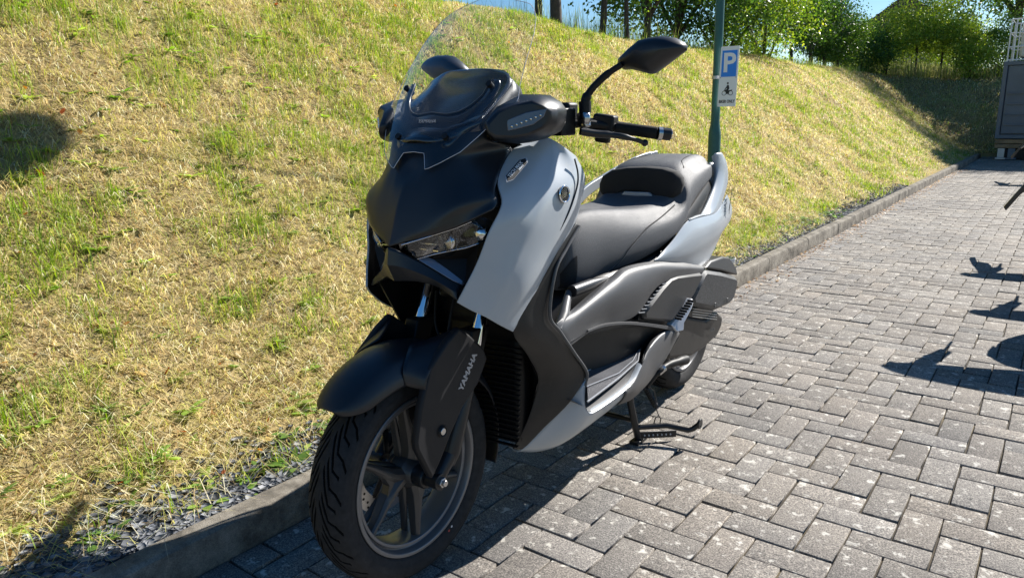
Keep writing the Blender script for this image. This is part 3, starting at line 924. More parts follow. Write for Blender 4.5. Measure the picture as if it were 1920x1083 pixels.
# chin below the headlights
T = A((729, 463, 0), (748, 470, .02), (783, 488, .05), (825, 511, .09), (868, 535, .137))
Bm = A((740, 525, 0), (765, 525, .03), (790, 527, .058), (824, 538, .095), (858, 562, .145))
mid = [a.lerp(b, .5) + Vector((.012, 0, .0)) for a, b in zip(T, Bm)]
rows = []
inn = [Vector((p.x - .10, p.y * .9, p.z + .02)) for p in Bm]
for h in (T, mid, Bm, inn):
    rows.append([Vector((p.x, -p.y, p.z)) for p in reversed(h[1:])] + list(h))
m = MB(); m.grid(patch(rows, 5, 5, ru=crow, rv=lin)); m.build('chin_cowl', M_hood, SC, solid=.004, smooth=30, off=0)

# headlights: clear lens, dark housing, reflectors, light bar
lens = A((754, 458, .034), (804, 443, .09), (857, 426, .142), (885, 414, .163), (898, 420, .172), (910, 429, .178), (898, 457, .172), (874, 465, .150), (838, 472, .112), (811, 478, .080), (783, 486, .052))
top = [lens[0], lens[1], lens[2], lens[3], lens[4], lens[5]]
bot = [lens[10].lerp(lens[0], .3), lens[10], lens[9], lens[8], lens[7], lens[6]]
for side in (1, -1):
    hl = empty('headlight'); hl.parent = SC
    def sd(mb): return mb if side == 1 else mb.mirror()
    m = MB(); m.grid(patch([top, [a.lerp(b, .5) + Vector((.004, 0, 0)) for a, b in zip(top, bot)], bot], 4, 4, rv=lin))
    sd(m).build('lens', M_lens, hl, solid=.002, off=0)
    back = Vector((-.045, -.004, .004))
    m = MB()
    m.grid([[p + back for p in top], [p + back for p in bot]])
    m.grid([top, [p + back for p in top]]); m.grid([bot, [p + back for p in bot]])
    sd(m).build('housing', M_house, hl)
    m = MB()
    c = at(828, 455, .108) + Vector((-.020, 0, 0))
    for k in range(7):
        rr = .0225 - k * .0031
        m.lathe([(rr, .0), (rr - .0012, .0022), (rr - .0024, .0)], c + Vector((.0085 + k * .0005, 0, 0)), 'X', 32)
    m.ball(c, .023, (.35, 1, 1)); m.lathe([(.034, .004), (.026, -.012), (.024, -.004)], c, 'X', 32)
    c2 = at(885, 440, .165) + Vector((-.02, 0, 0))
    m.ball(c2, .022, (.5, 1.2, .8))
    c3 = at(790, 466, .066) + Vector((-.02, 0, 0))
    m.bar(c3 + Vector((0, -.02, .008)), c3 + Vector((0, .03, .010)), .004, .003)
    m.bar(c3 + Vector((.005, -.02, -.004)), c3 + Vector((0, .035, -.006)), .003, .003)
    m.bar(at(856, 430, .142) + Vector((-.01, 0, 0)), at(862, 462, .135) + Vector((-.012, 0, 0)), .003, .004)
    sd(m).build('reflector', M_refl, hl)
    m = MB()
    pr = [lens[0], lens[1], lens[2], lens[3]]
    m.tube([p + Vector((.002, 0, -.001)) for p in pr], .0018, 8)
    m.tube([p + Vector((.001, 0, .001)) for p in (lens[10], lens[9], lens[8], lens[7], lens[6])], .0015, 8)
    sd(m).build('lens_edge', M_refl, hl)
    d4 = A((785, 486, .052), (800, 480, .060), (813, 484, .072), (871, 522, .135), (867, 533, .138), (851, 526, .122))
    m = MB(); m.prism([p + Vector((.004, 0, 0)) for p in d4], (-.012, 0, -.004))
    sd(m).build('light_bar', M_drl, hl, bevel=.002)
    m = MB()
    pl = A((811, 480, .080), (898, 458, .172), (893, 490, .170), (872, 532, .142), (813, 486, .074))
    c = sum(pl, Vector()) / 5 + Vector((-.035, 0, 0))
    m.add(pl + [c], [(0, 1, 5), (1, 2, 5), (2, 3, 5), (3, 4, 5), (4, 0, 5)])
    sd(m).build('intake', M_black, hl, smooth=0)

# ---------------------------------------------------------------- light grey front side panels
S_ = [[(1007, 257, .165), (1020, 256, .188), (1034, 260, .205), (1056, 274, .228), (1080, 292, .23)],
      [(963, 278, .156), (1005, 288, .198), (1040, 300, .228), (1077, 314, .243), (1097, 330, .235)],
      [(934, 335, .181), (984, 345, .224), (1026, 358, .252), (1068, 362, .260), (1091, 374, .24)],
      [(941, 381, .211), (968, 398, .234), (1008, 413, .255), (1048, 420, .258), (1077, 420, .24)],
      [(918, 434, .204), (946, 450, .222), (978, 466, .242), (1014, 476, .250), (1048, 468, .24)],
      [(896, 490, .185), (922, 508, .205), (952, 522, .228), (986, 530, .240), (1020, 518, .235)],
      [(876, 531, .170), (905, 549, .19), (932, 562, .21), (962, 575, .222), (996, 565, .222)],
      [(857, 567, .154), (884, 582, .174), (912, 595, .192), (938, 610, .203), (962, 622, .206)]]
m = MB(); G = patch([A(*r_) for r_ in S_], 5, 5, rv=crom, ru=crom)
def creased(p, n):
    """piecewise: crease kept at the third control point"""
    return crom(p[:2] + [p[2]], n)[:-1] + crom(p[2:], n)
m = MB(); m.grid(patch([A(*r_) for r_ in S_], 6, 6, ru=creased))
sp_ = both('side_panel', m, [M_paint, M_black], solid=.006, smooth=28, bevel=.0012)
for o in sp_: o.modifiers['solid'].material_offset = 1
# black inlay line behind the panel edge
m = MB(); m.tube([p + Vector((0, -.004, 0)) for p in crom(A((1080, 298, .256), (1086, 325, .26), (1084, 352, .262), (1068, 400, .262), (1040, 452, .252), (1000, 520, .243)), 6)], .0022, 6)
both('inlay', m, M_hood, SC)
# emblem: ring with three crossed bars
em = at(1057.5, 364, .2635)
sx = (at(1068, 362, .262) - at(1026, 358, .256)).normalized(); sz = (at(1057, 300, .25) - at(1048, 420, .258)).normalized()
nz = sx.cross(sz); nz = nz if nz.y > 0 else -nz
m = MB(); m.lathe([(.0, .002), (.019, .002), (.019, -.004)], (0, 0, 0), 'Z', 40)
place(m, em, sx, sz).build('emblem', M_black, sp_[0], smooth=30)
m = MB(); m.tube([(.0195 * math.cos(t * PI / 24), .0195 * math.sin(t * PI / 24), .002) for t in range(48)], .0022, 8, closed=True)
for k in range(3):
    q = PI / 2 + k * PI / 3
    er = Vector((math.cos(q), math.sin(q), 0)); et = Vector((-er.y, er.x, 0))
    m.bar(er * -.008 + Vector((0, 0, .0035)), er * .0165 + Vector((0, 0, .0035)), .0016, .002)
    for s_ in (-1, 1):
        m.bar(er * .004 + et * .004 * s_ + Vector((0, 0, .0035)), er * .0165 + et * .004 * s_ + Vector((0, 0, .0035)), .0015, .002)
    m.bar(er * .004 - et * .0045 + Vector((0, 0, .0035)), er * .004 + et * .0045 + Vector((0, 0, .0035)), .0015, .002)
place(m, em, sx, sz).build('emblem_ring', M_chrome, sp_[0], smooth=30)
# small long badge
bl, bh = at(949, 341, .219), at(988, 295, .222)
ex = (bh - bl).normalized(); ey = (at(968, 310, .212) - at(975, 330, .226)); 
L = (bh - bl).length / 2; Wb = .0100
for i_, (sc_, mt, nm, dz) in enumerate(((1.0, M_silver, 'badge_frame', .0012), (.90, M_black, 'badge', .0018))):
    m = MB()
    p6 = [(-L * sc_, -Wb * .2 * sc_), (-L * .62 * sc_, -Wb * sc_), (L * .8 * sc_, -Wb * sc_), (L * sc_, Wb * .1), (L * .62 * sc_, Wb * sc_), (-L * .8 * sc_, Wb * sc_)]
    m.prism([(x, y, 0) for x, y in p6], (0, 0, dz))
    place(m, (bl + bh) / 2 + Vector((.004, .002, 0)), ex, ey).build(nm, mt, sp_[0], bevel=.0006)
for tx, sz_, px_, py_ in (('TECH MAX', .0115, -.003, .0022), ('XMAX', .0070, .012, -.0052)):
    mb = text_mb(tx, sz_, .0003, .0002)
    mb.v = [(p[0] + px_, p[1] + py_, p[2] + .0020) for p in mb.v]
    place(mb, (bl + bh) / 2 + Vector((.004, .002, 0)), ex, ey).build('lettering', M_white, sp_[0], smooth=0)

# inner black panel closing the gap behind the panel's upper edge
# ---------------------------------------------------------------- dark leg shield
Bl = [[(1081, 418, .238), (1084, 422, .24), (1086, 426, .24)],
      [(1050, 462, .238), (1056, 466, .24), (1062, 470, .24)],
      [(1022, 510, .234), (1032, 512, .237), (1040, 512, .24)],
      [(988, 572, .220), (1008, 578, .232), (1029, 592, .24)],
      [(962, 622, .202), (998, 622, .228), (1048, 622, .244)],
      [(990, 668, .186), (1030, 664, .226), (1074, 660, .250)],
      [(1009, 712, .172), (1050, 706, .220), (1099, 698, .252)],
      [(995, 770, .150), (1025, 762, .190), (1070, 752, .236)],
      [(978, 812, .126), (996, 806, .145), (1020, 802, .170)],
      [(963, 842, .108), (972, 842, .110), (982, 842, .115)]]
Bl = [[(u, v, Y * (1 - .015 * j)) for j, (u, v, Y) in enumerate(r_)] if 2 < i < 8 else r_ for i, r_ in enumerate(Bl)]
m = MB(); m.grid(patch([A(*r_) for r_ in Bl], 5, 4))
for o in both('leg_shield', m, [M_dark, M_black], solid=.006, smooth=50, bevel=.0015): o.modifiers['solid'].material_offset = 1
# rounded lip along the rear edge of the leg shield
m = MB(); m.tube(crom(A((1086, 424, .242), (1062, 466, .243), (1041, 510, .243), (1031, 590, .240), (1050, 621, .243), (1076, 660, .247), (1100, 697, .248), (1097, 722, .244)), 6), .0045, 8)
both('shield_lip', m, M_grey)
# back of the leg shield
bk = A((1086, 424, .238), (1041, 512, .238), (1031, 592, .232), (1050, 622, .236), (1076, 660, .241), (1099, 698, .242), (1097, 728, .240))
m = MB(); m.grid([bk, [Vector((p.x - .04, p.y * .55, p.z + .0)) for p in bk], [Vector((p.x - .03, 0, p.z)) for p in bk]])
both('inner_leg_panel', m, M_grey, smooth=40)
# radiator opening: inner dark panels with fins
ed = [at(*q) for q in ((962, 622, .200), (990, 668, .184), (1009, 712, .170), (995, 770, .148), (978, 812, .124), (963, 842, .106))]
m = MB(); m.grid([ed, [Vector((p.x - .06, p.y - .02, p.z)) for p in ed], [Vector((p.x - .05, 0, p.z)) for p in ed]])
for k in range(20):
    z = .27 + k * .014
    m.bar((-.262 - .09 * (z - .3), 0, z), (-.275 - .09 * (z - .3), .150, z), .010, .0035)
    m.bar((-.262 - .09 * (z - .3), 0, z), (-.275 - .09 * (z - .3), -.150, z), .010, .0035)
m.v += []
rad = m
rad2 = m.mirror(); 
m.build('radiator_grille', M_black, SC, smooth=0)
m = MB(); m.box((-.345, 0, .51), (.06, .26, .52)); m.build('inner_fairing', M_black, SC, bevel=.02)
m = MB(); m.box((-.27, 0, .84), (.14, .34, .20)); m.tube([(-.19, 0, .68), (-.28, 0, .96)], .03, 16); m.box((-.185, 0, .735), (.05, .23, .03))
m.build('steering_head', M_black, SC, bevel=.01)
# inner wheel arch
m = MB()
m.grid(patch([[Vector((-.19, y, .79)) for y in (-.16, -.08, 0, .08, .16)], [Vector((-.27, y, .70)) for y in (-.17, -.08, 0, .08, .17)], [Vector((-.32, y, .56)) for y in (-.17, -.08, 0, .08, .17)]], 2, 3))
m.build('wheel_arch', M_black, SC, solid=.004)
m = MB(); m.prism([(-.08, -.152, .74), (-.34, -.19, .86), (-.40, -.19, .45), (-.30, -.17, .50), (-.16, -.155, .60)], (0, -.006, 0)); m.build('inner_side_liner', M_black, SC)
# cables
m = MB()
m.tube(crom([(-.14, .06, .70), (-.10, .075, .64), (-.09, .07, .56), (-.10, .07, .50), (-.06, .09, .42)], 6), .0035, 8)
m.tube(crom([(-.16, -.02, .70), (-.11, .02, .63), (-.10, .055, .57), (-.09, .05, .49)], 6), .003, 8)
m.build('brake_hose', M_rub, SC)

# light grey lower trim under the floorboard
Tt = A((1098, 712, .246), (1096, 752, .247), (1104, 774, .247), (1120, 769, .249), (1148, 750, .246), (1172, 731, .242), (1190, 712, .238), (1203, 686, .230))
Tb = A((980, 842, .115), (1008, 845, .122), (1038, 839, .138), (1064, 824, .158), (1092, 803, .174), (1115, 786, .184), (1134, 772, .190), (1152, 760, .195))
md_ = [a.lerp(b, .5) + Vector((0, .010 if i else .003, -.004 if i else 0)) for i, (a, b) in enumerate(zip(Tt, Tb))]
m = MB(); m.grid(patch([Tt, md_, Tb, [Vector((p.x, p.y - .05, p.z - .006)) for p in Tb]], 5, 6))
both('lower_trim', m, M_paint, solid=.004, smooth=50)
m = MB(); m.grid(patch([[p + Vector((0, .001, .001)) for p in Tt], [p + Vector((-.004, -.007, .006)) for p in Tt], [p + Vector((-.010, -.020, .006)) for p in Tt]], 5, 2)); both('trim_lip', m, M_paint, smooth=50)
# floorboard and mat
fl_o = A((1097, 760, .247), (1104, 771, .246), (1120, 767, .246), (1148, 747, .243), (1172, 728, .239), (1192, 708, .235), (1204, 684, .228))
fl_i = [Vector((p.x - .02, .085, .345)) for p in fl_o]
m = MB(); m.grid(patch([fl_o, [a.lerp(b, .12) + Vector((0, 0, .004)) for a, b in zip(fl_o, fl_i)], fl_i], 4, 2, rv=lin)); 
m.grid([[Vector((-.40, .24, .38)), Vector((-.40, .08, .38))], [Vector((-.47, .245, .335)), Vector((-.47, .08, .345))]])
fb = both('floorboard', m, M_grey, smooth=40)
mt = [at(1099, 700, Z=.356), at(1150, 676, Z=.358), at(1200, 656, Z=.36), at(1196, 680, Z=.352), at(1160, 712, Z=.346), at(1102, 756, Z=.346)]
m = MB(); m.prism(mt, (0, 0, .005)); m.build('foot_mat', M_mat, fb[0], bevel=.002)
m = MB()
m.tube([p + Vector((0, 0, .007)) for p in (at(1100, 728, Z=.353), at(1160, 703, Z=.354), at(1186, 680, Z=.358), at(1200, 655, Z=.36))], .0016, 6)
m.tube([p + Vector((0, 0, .007)) for p in (mt[5], mt[4], mt[3], mt[2])], .0024, 6)
m.tube([p + Vector((0, 0, .007)) for p in (mt[0], mt[1], mt[2])], .0018, 6)
m.build('mat_piping', M_silver, fb[0])
# foot well wall
tw = A((1068, 642, .222), (1100, 622, .212), (1130, 607, .204), (1175, 603, .20), (1222, 607, .196), (1262, 613, .192))
m = MB(); m.grid(patch([tw, [Vector((p.x, p.y - .025, p.z - .015)) for p in tw], [Vector((p.x + .0, .10, p.z - .07)) for p in tw], [Vector((p.x - .0, .085, .345)) for p in tw]], 4, 3, rv=lin))
both('footwell_wall', m, M_grey, smooth=35)
lg = [A((1104, 619, .214), (1135, 608, .215), (1177, 604, .215), (1222, 607, .210), (1265, 613, .205)), A((1098, 628, .214), (1132, 616, .215), (1176, 612, .215), (1224, 618, .209), (1269, 627, .203))]
lg[1] = [a.lerp(b, .5) for a, b in zip(*lg)]
m = MB(); m.grid(patch([[p + Vector((0, -.028, .002)) for p in lg[0]], lg[0], lg[1], [p + Vector((0, -.028, -.002)) for p in lg[1]]], 4, 2, rv=lin)); both('footwell_ledge', m, M_grey, smooth=40)
# rear skirt
Kt = A((1172, 733, .241), (1191, 714, .237), (1205, 686, .229), (1214, 662, .220), (1236, 634, .210), (1264, 614, .200))
Kb = A((1152, 760, .194), (1178, 752, .188), (1204, 730, .184), (1226, 704, .182), (1248, 672, .182), (1270, 628, .188))
Ki = A((1168, 726, .205), (1186, 702, .205), (1201, 676, .200), (1213, 648, .194), (1234, 624, .190), (1262, 610, .190))
m = MB(); m.grid(patch([Ki, Kt, [a.lerp(b, .4) + Vector((0, .012, 0)) for a, b in zip(Kt, Kb)], Kb, [Vector((p.x, p.y - .08, p.z - .01)) for p in Kb]], 5, 5))
both('side_skirt', m, M_grey, solid=.004, smooth=50)
# ---------------------------------------------------------------- side covers
Cc = [[(1044, 606, .205), (1049, 616, .209), (1057, 629, .214), (1070, 648, .216)],
      [(1092, 562, .178), (1097, 570, .203), (1092, 596, .216), (1100, 626, .208)],
      [(1143, 519, .172), (1148, 530, .203), (1140, 565, .219), (1130, 608, .204)],
      [(1174, 499, .178), (1179, 511, .206), (1170, 552, .222), (1162, 604, .204)],
      [(1232, 489, .186), (1229, 502, .212), (1213, 540, .222), (1198, 586, .207)],
      [(1280, 492, .188), (1276, 502, .207), (1262, 513, .210), (1240, 532, .210)],
      [(1326, 500, .182), (1324, 503, .190), (1321, 507, .194), (1318, 511, .195)]]
m = MB(); m.grid(patch([A(*r_) for r_ in Cc], 5, 5))
bt = A((1070, 648, .216), (1100, 626, .208), (1130, 608, .204), (1162, 604, .204), (1200, 602, .2))
both('side_cover', m, M_grey, solid=.005, smooth=50, bevel=.001)
# tunnel under the seat
m = MB()
sec = []
for X, w, zt in ((-.46, .07, .50), (-.56, .09, .57), (-.66, .12, .63), (-.78, .15, .655), (-.95, .165, .66), (-1.15, .17, .68), (-1.3, .17, .70)):
    sec.append([Vector((X, y * w, z)) for y, z in ((-1.02, .36), (-1, zt - .05), (-.7, zt), (0, zt + .01), (.7, zt), (1, zt - .05), (1.02, .36))])
m.grid(patch(sec, 3, 3)); m.build('centre_tunnel', M_dark, SC, smooth=50)
m = MB(); a_, b_ = at(1072, 546, .165), at(1140, 521, .168)
m.tube([a_, a_.lerp(b_, .5), b_], [.017, .017, .005], 20); both('luggage_hinge_cover', m, M_hood, bevel=.002)
m = MB(); m.tube([at(1066, 548, .155), at(1057, 590, .185), at(1046, 618, .2)], [.010, .016, .012], 10); both('cover_edge', m, M_grey)

# ---------------------------------------------------------------- seat
m = MB()
ST = [(-.592, .690, .060, .625, .0), (-.605, .760, .085, .625, .0), (-.63, .812, .100, .628, .0), (-.68, .842, .112, .632, .003), (-.76, .850, .126, .640, .006), (-.88, .842, .150, .652, .010), (-1.0, .833, .172, .668, .012), (-1.1, .835, .186, .690, .010),
      (-1.18, .846, .190, .715, .006), (-1.23, .870, .188, .745, .0), (-1.27, .930, .184, .770, .0), (-1.32, .958, .177, .795, .0), (-1.40, .970, .166, .825, .0), (-1.50, .977, .150, .850, .0), (-1.59, .974, .130, .872, .0), (-1.65, .958, .108, .885, .0), (-1.675, .925, .090, .888, .0)]
rows = []
for X, zt, w, zb, dish in ST:
    zc = zb + (zt - zb) * .38
    half = [(0, zt - dish), (.35 * w, zt - dish * .6), (.66 * w, zt - .007), (.86 * w, zt - .030 - .05 * (zt - zb)), (.98 * w, zt - .44 * (zt - zb)), (1.0 * w, zc - .02), (.93 * w, zb + .012), (.86 * w, zb)]
    rows.append([Vector((X, -y, z)) for y, z in reversed(half[1:])] + [Vector((X, y, z)) for y, z in half])
G = patch(rows, 4, 5)
m.grid(G)
m.add(G[0] + [Vector((-.60, 0, .64))], [(i, i + 1, len(G[0])) for i in range(len(G[0]) - 1)])
m.add(G[-1] + [Vector((-1.675, 0, .89))], [(i + 1, i, len(G[-1])) for i in range(len(G[-1]) - 1)])
seat = m.build('seat', M_seat, SC, smooth=60)
def seatpt(i, j, off=.001):
    """point on the seat grid (row i in stations, column fraction j -1..1)"""
    nr = len(G); nc = len(G[0])
    a = i / (len(ST) - 1) * (nr - 1); b = (j + 1) / 2 * (nc - 1)
    a0 = min(int(a), nr - 2); b0 = min(int(b), nc - 2); fa = a - a0; fb_ = b - b0
    p = (G[a0][b0] * (1 - fa) + G[a0 + 1][b0] * fa) * (1 - fb_) + (G[a0][b0 + 1] * (1 - fa) + G[a0 + 1][b0 + 1] * fa) * fb_
    t1 = G[a0 + 1][b0] - G[a0][b0]; t2 = G[a0][b0 + 1] - G[a0][b0]
    n = t1.cross(t2); n.normalize()
    if n.dot(p - Vector((p.x, 0, .75))) < 0: n = -n
    return p + n * off
m = MB()
for s_ in (1, -1):
    m.tube([seatpt(a, s_ * b) for a, b in ((4.3, .90), (4.6, .82), (5.0, .72), (5.4, .62), (6.0, .52), (6.8, .47), (7.6, .44), (8.4, .42))] if 0 else crom([seatpt(a, s_ * b) for a, b in ((4.3, .90), (4.7, .78), (5.1, .66), (5.8, .54), (6.8, .45), (8.3, .40))], 8), .0022, 6)
    m.tube(crom([seatpt(a, s_ * b) for a, b in ((11.0, .34), (11.6, .26), (12.6, .23), (14.2, .21), (15.6, .2))], 8), .0018, 6)
m.build('seam', M_seatb, seat)
for s_ in (1, -1):
    m = MB()
    for off in (-.012, .012):
        cs = crom([seatpt(a, s_ * (b + off), .0012) for a, b in ((4.3, .90), (4.7, .78), (5.1, .66), (5.8, .54))], 14)
        for k in range(0, len(cs) - 1):
            m.bar(cs[k].lerp(cs[k + 1], .15), cs[k].lerp(cs[k + 1], .7), .0014, .0014)
    m.build('stitching', M_stitch, seat, smooth=0)
# dark suede insert on the seat's nose
m = MB(); G2 = [[seatpt(a, b, .0022) for a in np.linspace(.5, 2.3, 14)] for b in np.linspace(.60, .93, 8)]
m.grid(G2); m.build('nose_insert', M_seatb, seat)
m = MB(); G2 = [[seatpt(a, -b, .0022) for a in np.linspace(.5, 2.3, 14)] for b in np.linspace(.60, .93, 8)]
m.grid(G2); m.build('nose_insert', M_seatb, seat)
# rider's backrest pad
bo = [(1122, 345), (1128, 330), (1146, 318), (1175, 313), (1210, 312), (1245, 315), (1266, 322), (1276, 334), (1277, 348), (1271, 363), (1258, 374), (1243, 374), (1232, 368), (1222, 361), (1196, 358), (1172, 357), (1160, 360), (1152, 366), (1142, 367), (1128, 366), (1122, 358)]
fr = [at(u, v, X=-1.212) for u, v in bo]
c = sum(fr, Vector()) / len(fr)
def ringo(pts, s, dx): return [Vector((c.x + dx, c.y + (p.y - c.y) * s, c.z + (p.z - c.z) * (s if s > .9 else s * .92))) for p in pts]
L_ = [ringo(fr, .80, .010), ringo(fr, .93, .006), ringo(fr, .99, -.006), ringo(fr, 1.0, -.018), ringo(fr, .99, -.034), ringo(fr, .94, -.044)]
m = MB(); n_ = len(fr)
vs = [p for r_ in L_ for p in r_]; fs = []
for a in range(len(L_) - 1):
    for k in range(n_):
        l = (k + 1) % n_
        fs.append((a * n_ + k, a * n_ + l, a * n_ + n_ + l, a * n_ + n_ + k))
fs.append(tuple(range(n_))); fs.append(tuple(len(vs) - 1 - k for k in range(n_)))
m.add(vs, fs)
brs = m.build('backrest', M_seatb, seat, smooth=50, bevel=.003)
m = MB(); m.prism([at(u, v, X=-1.196) for u, v in ((1159, 372), (1170, 359), (1216, 361), (1229, 374))], (-.012, 0, 0)); m.build('backrest_bracket', M_paint, seat, bevel=.002)

# ---------------------------------------------------------------- tail
Ta = [[(1232, 483, .187), (1262, 450, .192), (1290, 414, .190), (1318, 404, .186), (1345, 396, .182), (1364, 365, .165)],
      [(1229, 486, .190), (1268, 466, .203), (1300, 442, .206), (1326, 430, .203), (1352, 414, .194), (1373, 392, .165)],
      [(1227, 488, .190), (1268, 482, .200), (1300, 466, .204), (1326, 452, .200), (1350, 436, .188), (1368, 415, .160)],
      [(1227, 490, .186), (1260, 492, .190), (1290, 488, .190), (1313, 480, .186), (1334, 464, .176), (1354, 436, .150)],
      [(1228, 492, .180), (1260, 497, .180), (1290, 500, .180), (1318, 500, .174), (1330, 486, .164), (1342, 462, .140)]]
m = MB(); m.grid(patch([A(*r_) for r_ in Ta], 5, 5))
tl = both('tail_panel', m, M_paint, solid=.005, smooth=40, bevel=.001)
Ro = A((1355, 288, .134), (1363, 307, .143), (1365, 338, .152), (1358, 366, .166), (1346, 398, .182), (1318, 406, .188), (1292, 414, .190))
Ri = A((1342, 288, .134), (1345, 303, .138), (1345, 326, .143), (1337, 356, .152), (1318, 398, .172), (1304, 404, .178), (1290, 412, .184))
Rm = [a.lerp(b, .5) + Vector((0, .007, .004)) for a, b in zip(Ro, Ri)]
m = MB(); m.grid(patch([Ro, Rm, Ri, [p + Vector((.0, -.016, -.012)) for p in Ri]], 4, 6))
m.build('grab_rail', M_paint, SC, solid=.006, smooth=45)
Ru = A((1072, 380, -.200), (1100, 350, -.198), (1130, 330, -.195), (1165, 309, -.185), (1205, 289, -.168), (1233, 283, -.152))
Rl = A((1076, 398, -.200), (1106, 366, -.198), (1136, 345, -.195), (1170, 322, -.185), (1208, 302, -.168), (1234, 289, -.152))
m = MB(); m.grid(patch([[p + Vector((0, -.02, -.004)) for p in Ru], Ru, Rl, [p + Vector((0, -.02, 0)) for p in Rl], [p + Vector((0, -.02, -.004)) for p in Ru]], 5, 3, rv=lin)); m.build('grab_rail', M_paint, SC, smooth=45, bevel=.003)
m = MB(); q = A((1331, 304, .112), (1347, 306, .118), (1344, 330, .124), (1336, 358, .138), (1308, 404, .160), (1302, 404, .155), (1318, 372, .130), (1328, 336, .114))
m.add(q, [(0, 1, 2, 7), (7, 2, 3, 6), (6, 3, 4, 5)]); both('tail_inner', m, M_paint, solid=.004, smooth=30)
# dark seat base between seat and tail
m = MB(); rows = []
for X, w, z0, z1 in ((-1.20, .165, .66, .74), (-1.30, .165, .70, .79), (-1.45, .15, .76, .845), (-1.6, .12, .80, .875), (-1.70, .085, .82, .885)):
    rows.append([Vector((X, y * w, z)) for y, z in ((-1.05, z0), (-1, z1), (0, z1 + .01), (1, z1), (1.05, z0))])
m.grid(patch(rows, 3, 3)); m.build('seat_base', M_black, SC)
m = MB(); m.prism([(-1.62, -.10, .76), (-1.73, -.10, .76), (-1.72, -.10, .86), (-1.62, -.10, .86)], (0, .20, 0)); m.build('tail_light', M_red, SC, bevel=.01)
a_, e_ = at(1366, 395, .166), at(1368, 352, .152)
# tail lettering
mb = text_mb('XMAX', .034, .0006, .0008)
tA, tB = A((1362, 404, .186)) [0], A((1369, 352, .166))[0]
place(mb, (tA + tB) / 2 + Vector((.004, .010, 0)), tB - tA, Vector((1, .3, .4))).build('lettering', M_black, tl[0], smooth=0)

# ---------------------------------------------------------------- engine side, air box, footrest
def slab(pts, yin, mats, name, parent=None, bev=.010, seg=3, dome=.0):
    m = MB(); m.prism(pts, (0, -yin, 0))
    return m.build(name, mats, parent if parent is not None else SC, bevel=bev, segs=seg, smooth=40)
pa = A((1210, 586, .214), (1223, 567, .216), (1245, 538, .216), (1260, 521, .214), (1273, 516, .212), (1318, 511, .205), (1319, 520, .205), (1302, 556, .205), (1270, 594, .205), (1261, 604, .205), (1209, 600, .205))
slab(pa, .045, M_cov, 'intake_cover', bev=.014, seg=1)
m = MB()
for k in range(9):
    t = k / 8
    p0 = at(1197 + 44 * t, 586 - 54 * t, .208); p1 = at(1217 + 44 * t, 584 - 54 * t, .204)
    m.bar(p0, p1, .004, .0032)
m.build('vent_slats', M_silver, SC, smooth=0)
m = MB(); m.prism(A((1196, 600, .19), (1200, 580, .19), (1240, 530, .19), (1270, 514, .19), (1290, 530, .19), (1220, 600, .19)), (0, -.02, 0)); m.build('vent_back', M_black, SC)
pb = A((1322, 509, .205), (1330, 506, .208), (1356, 510, .208), (1383, 518, .200), (1386, 529, .200), (1378, 560, .196), (1372, 570, .196), (1346, 582, .196), (1302, 574, .200), (1300, 562, .205))
ab = slab(pb, .10, M_tex, 'air_box', bev=.016, seg=1)
pb2 = A((1323, 503, .200), (1334, 489, .190), (1356, 481, .175), (1368, 482, .165), (1380, 500, .170), (1384, 516, .190), (1356, 508, .200))
slab(pb2, .08, M_dark, 'air_box_lid', bev=.008)
for u, v in ((1341, 572), (1364, 563)):
    m = MB(); p = at(u, v, .2035); m.box(p, (.010, .003, .020)); m.build('air_box_clip', M_grey, ab, bevel=.002)
m = MB()
for k in range(4):
    m.tube([at(1298, 578 + k * 5, .185), at(1344, 585 + k * 4.5, .180)], .0016, 6)
m.build('cooling_grille', M_steel, SC)
pc = A((1288, 592, .165), (1326, 600, .160), (1346, 584, .158), (1356, 594, .150), (1354, 612, .150), (1345, 630, .150), (1320, 654, .155), (1298, 668, .160), (1254, 674, .165), (1251, 660, .17), (1270, 630, .17), (1276, 600, .17))
ec = slab(pc, .10, M_dark, 'belt_cover', bev=.014)
place(text_mb('BLUE', .018, .0005), at(1336, 618, .164), at(1345, 615, .16) - at(1325, 620, .16), (0, 0, 1)).build('lettering', M_grey, ec, smooth=0)
pf = A((1298, 559, .225), (1301, 566, .232), (1298, 577, .235), (1283, 605, .230), (1282, 619, .225), (1270, 622, .215), (1259, 609, .205), (1270, 596, .205), (1288, 568, .215))
pr_ = slab(pf, .022, M_alu, 'passenger_footrest', bev=.003, seg=2)
m = MB()
for k in range(8):
    t = k / 7
    m.box(at(1272 + 23 * t, 597 - 33 * t, .226), (.006, .024, .008))
m.build('rubber_pad', M_rub, pr_, bevel=.001)
# engine block, swing arm and exhaust
m = MB(); m.box((-1.20, 0, .36), (.42, .26, .24)); m.box((-1.45, .11, .34), (.40, .07, .14)); m.tube([(-1.0, -.05, .30), (-1.25, -.05, .30)], .07, 20); m.box((-1.0, 0, .27), (.30, .22, .12))
m.build('engine', M_blackmetal, SC, bevel=.02)
m = MB(); m.tube(crom([(-.95, -.10, .25), (-1.2, -.14, .24), (-1.45, -.17, .30), (-1.85, -.19, .42)], 5), [.02] * 5 + [.03] * 5 + [.055] * 6, 20); m.build('exhaust', M_blackmetal, SC)
m = MB(); m.tube([(-1.50, .10, .32), (-1.42, .11, .68)], .012, 10)
hx = [Vector((-1.50 + .08 * t, .10 + .01 * t, .36 + .26 * t)) + Vector((.028 * math.cos(t * 50), .028 * math.sin(t * 50), 0)) for t in np.linspace(0, 1, 120)]
m.tube(hx, .005, 6); both('rear_shock', m, M_blackmetal)
m = MB(); m.tube([(-1.57, -.11, RZ), (-1.57, .12, RZ)], .015, 12); m.lathe([(0, .11), (.055, .11), (.06, .105), (.06, .09)], (-1.57, 0, RZ), 'Y', 32); m.build('rear_hub', M_steel, SC)
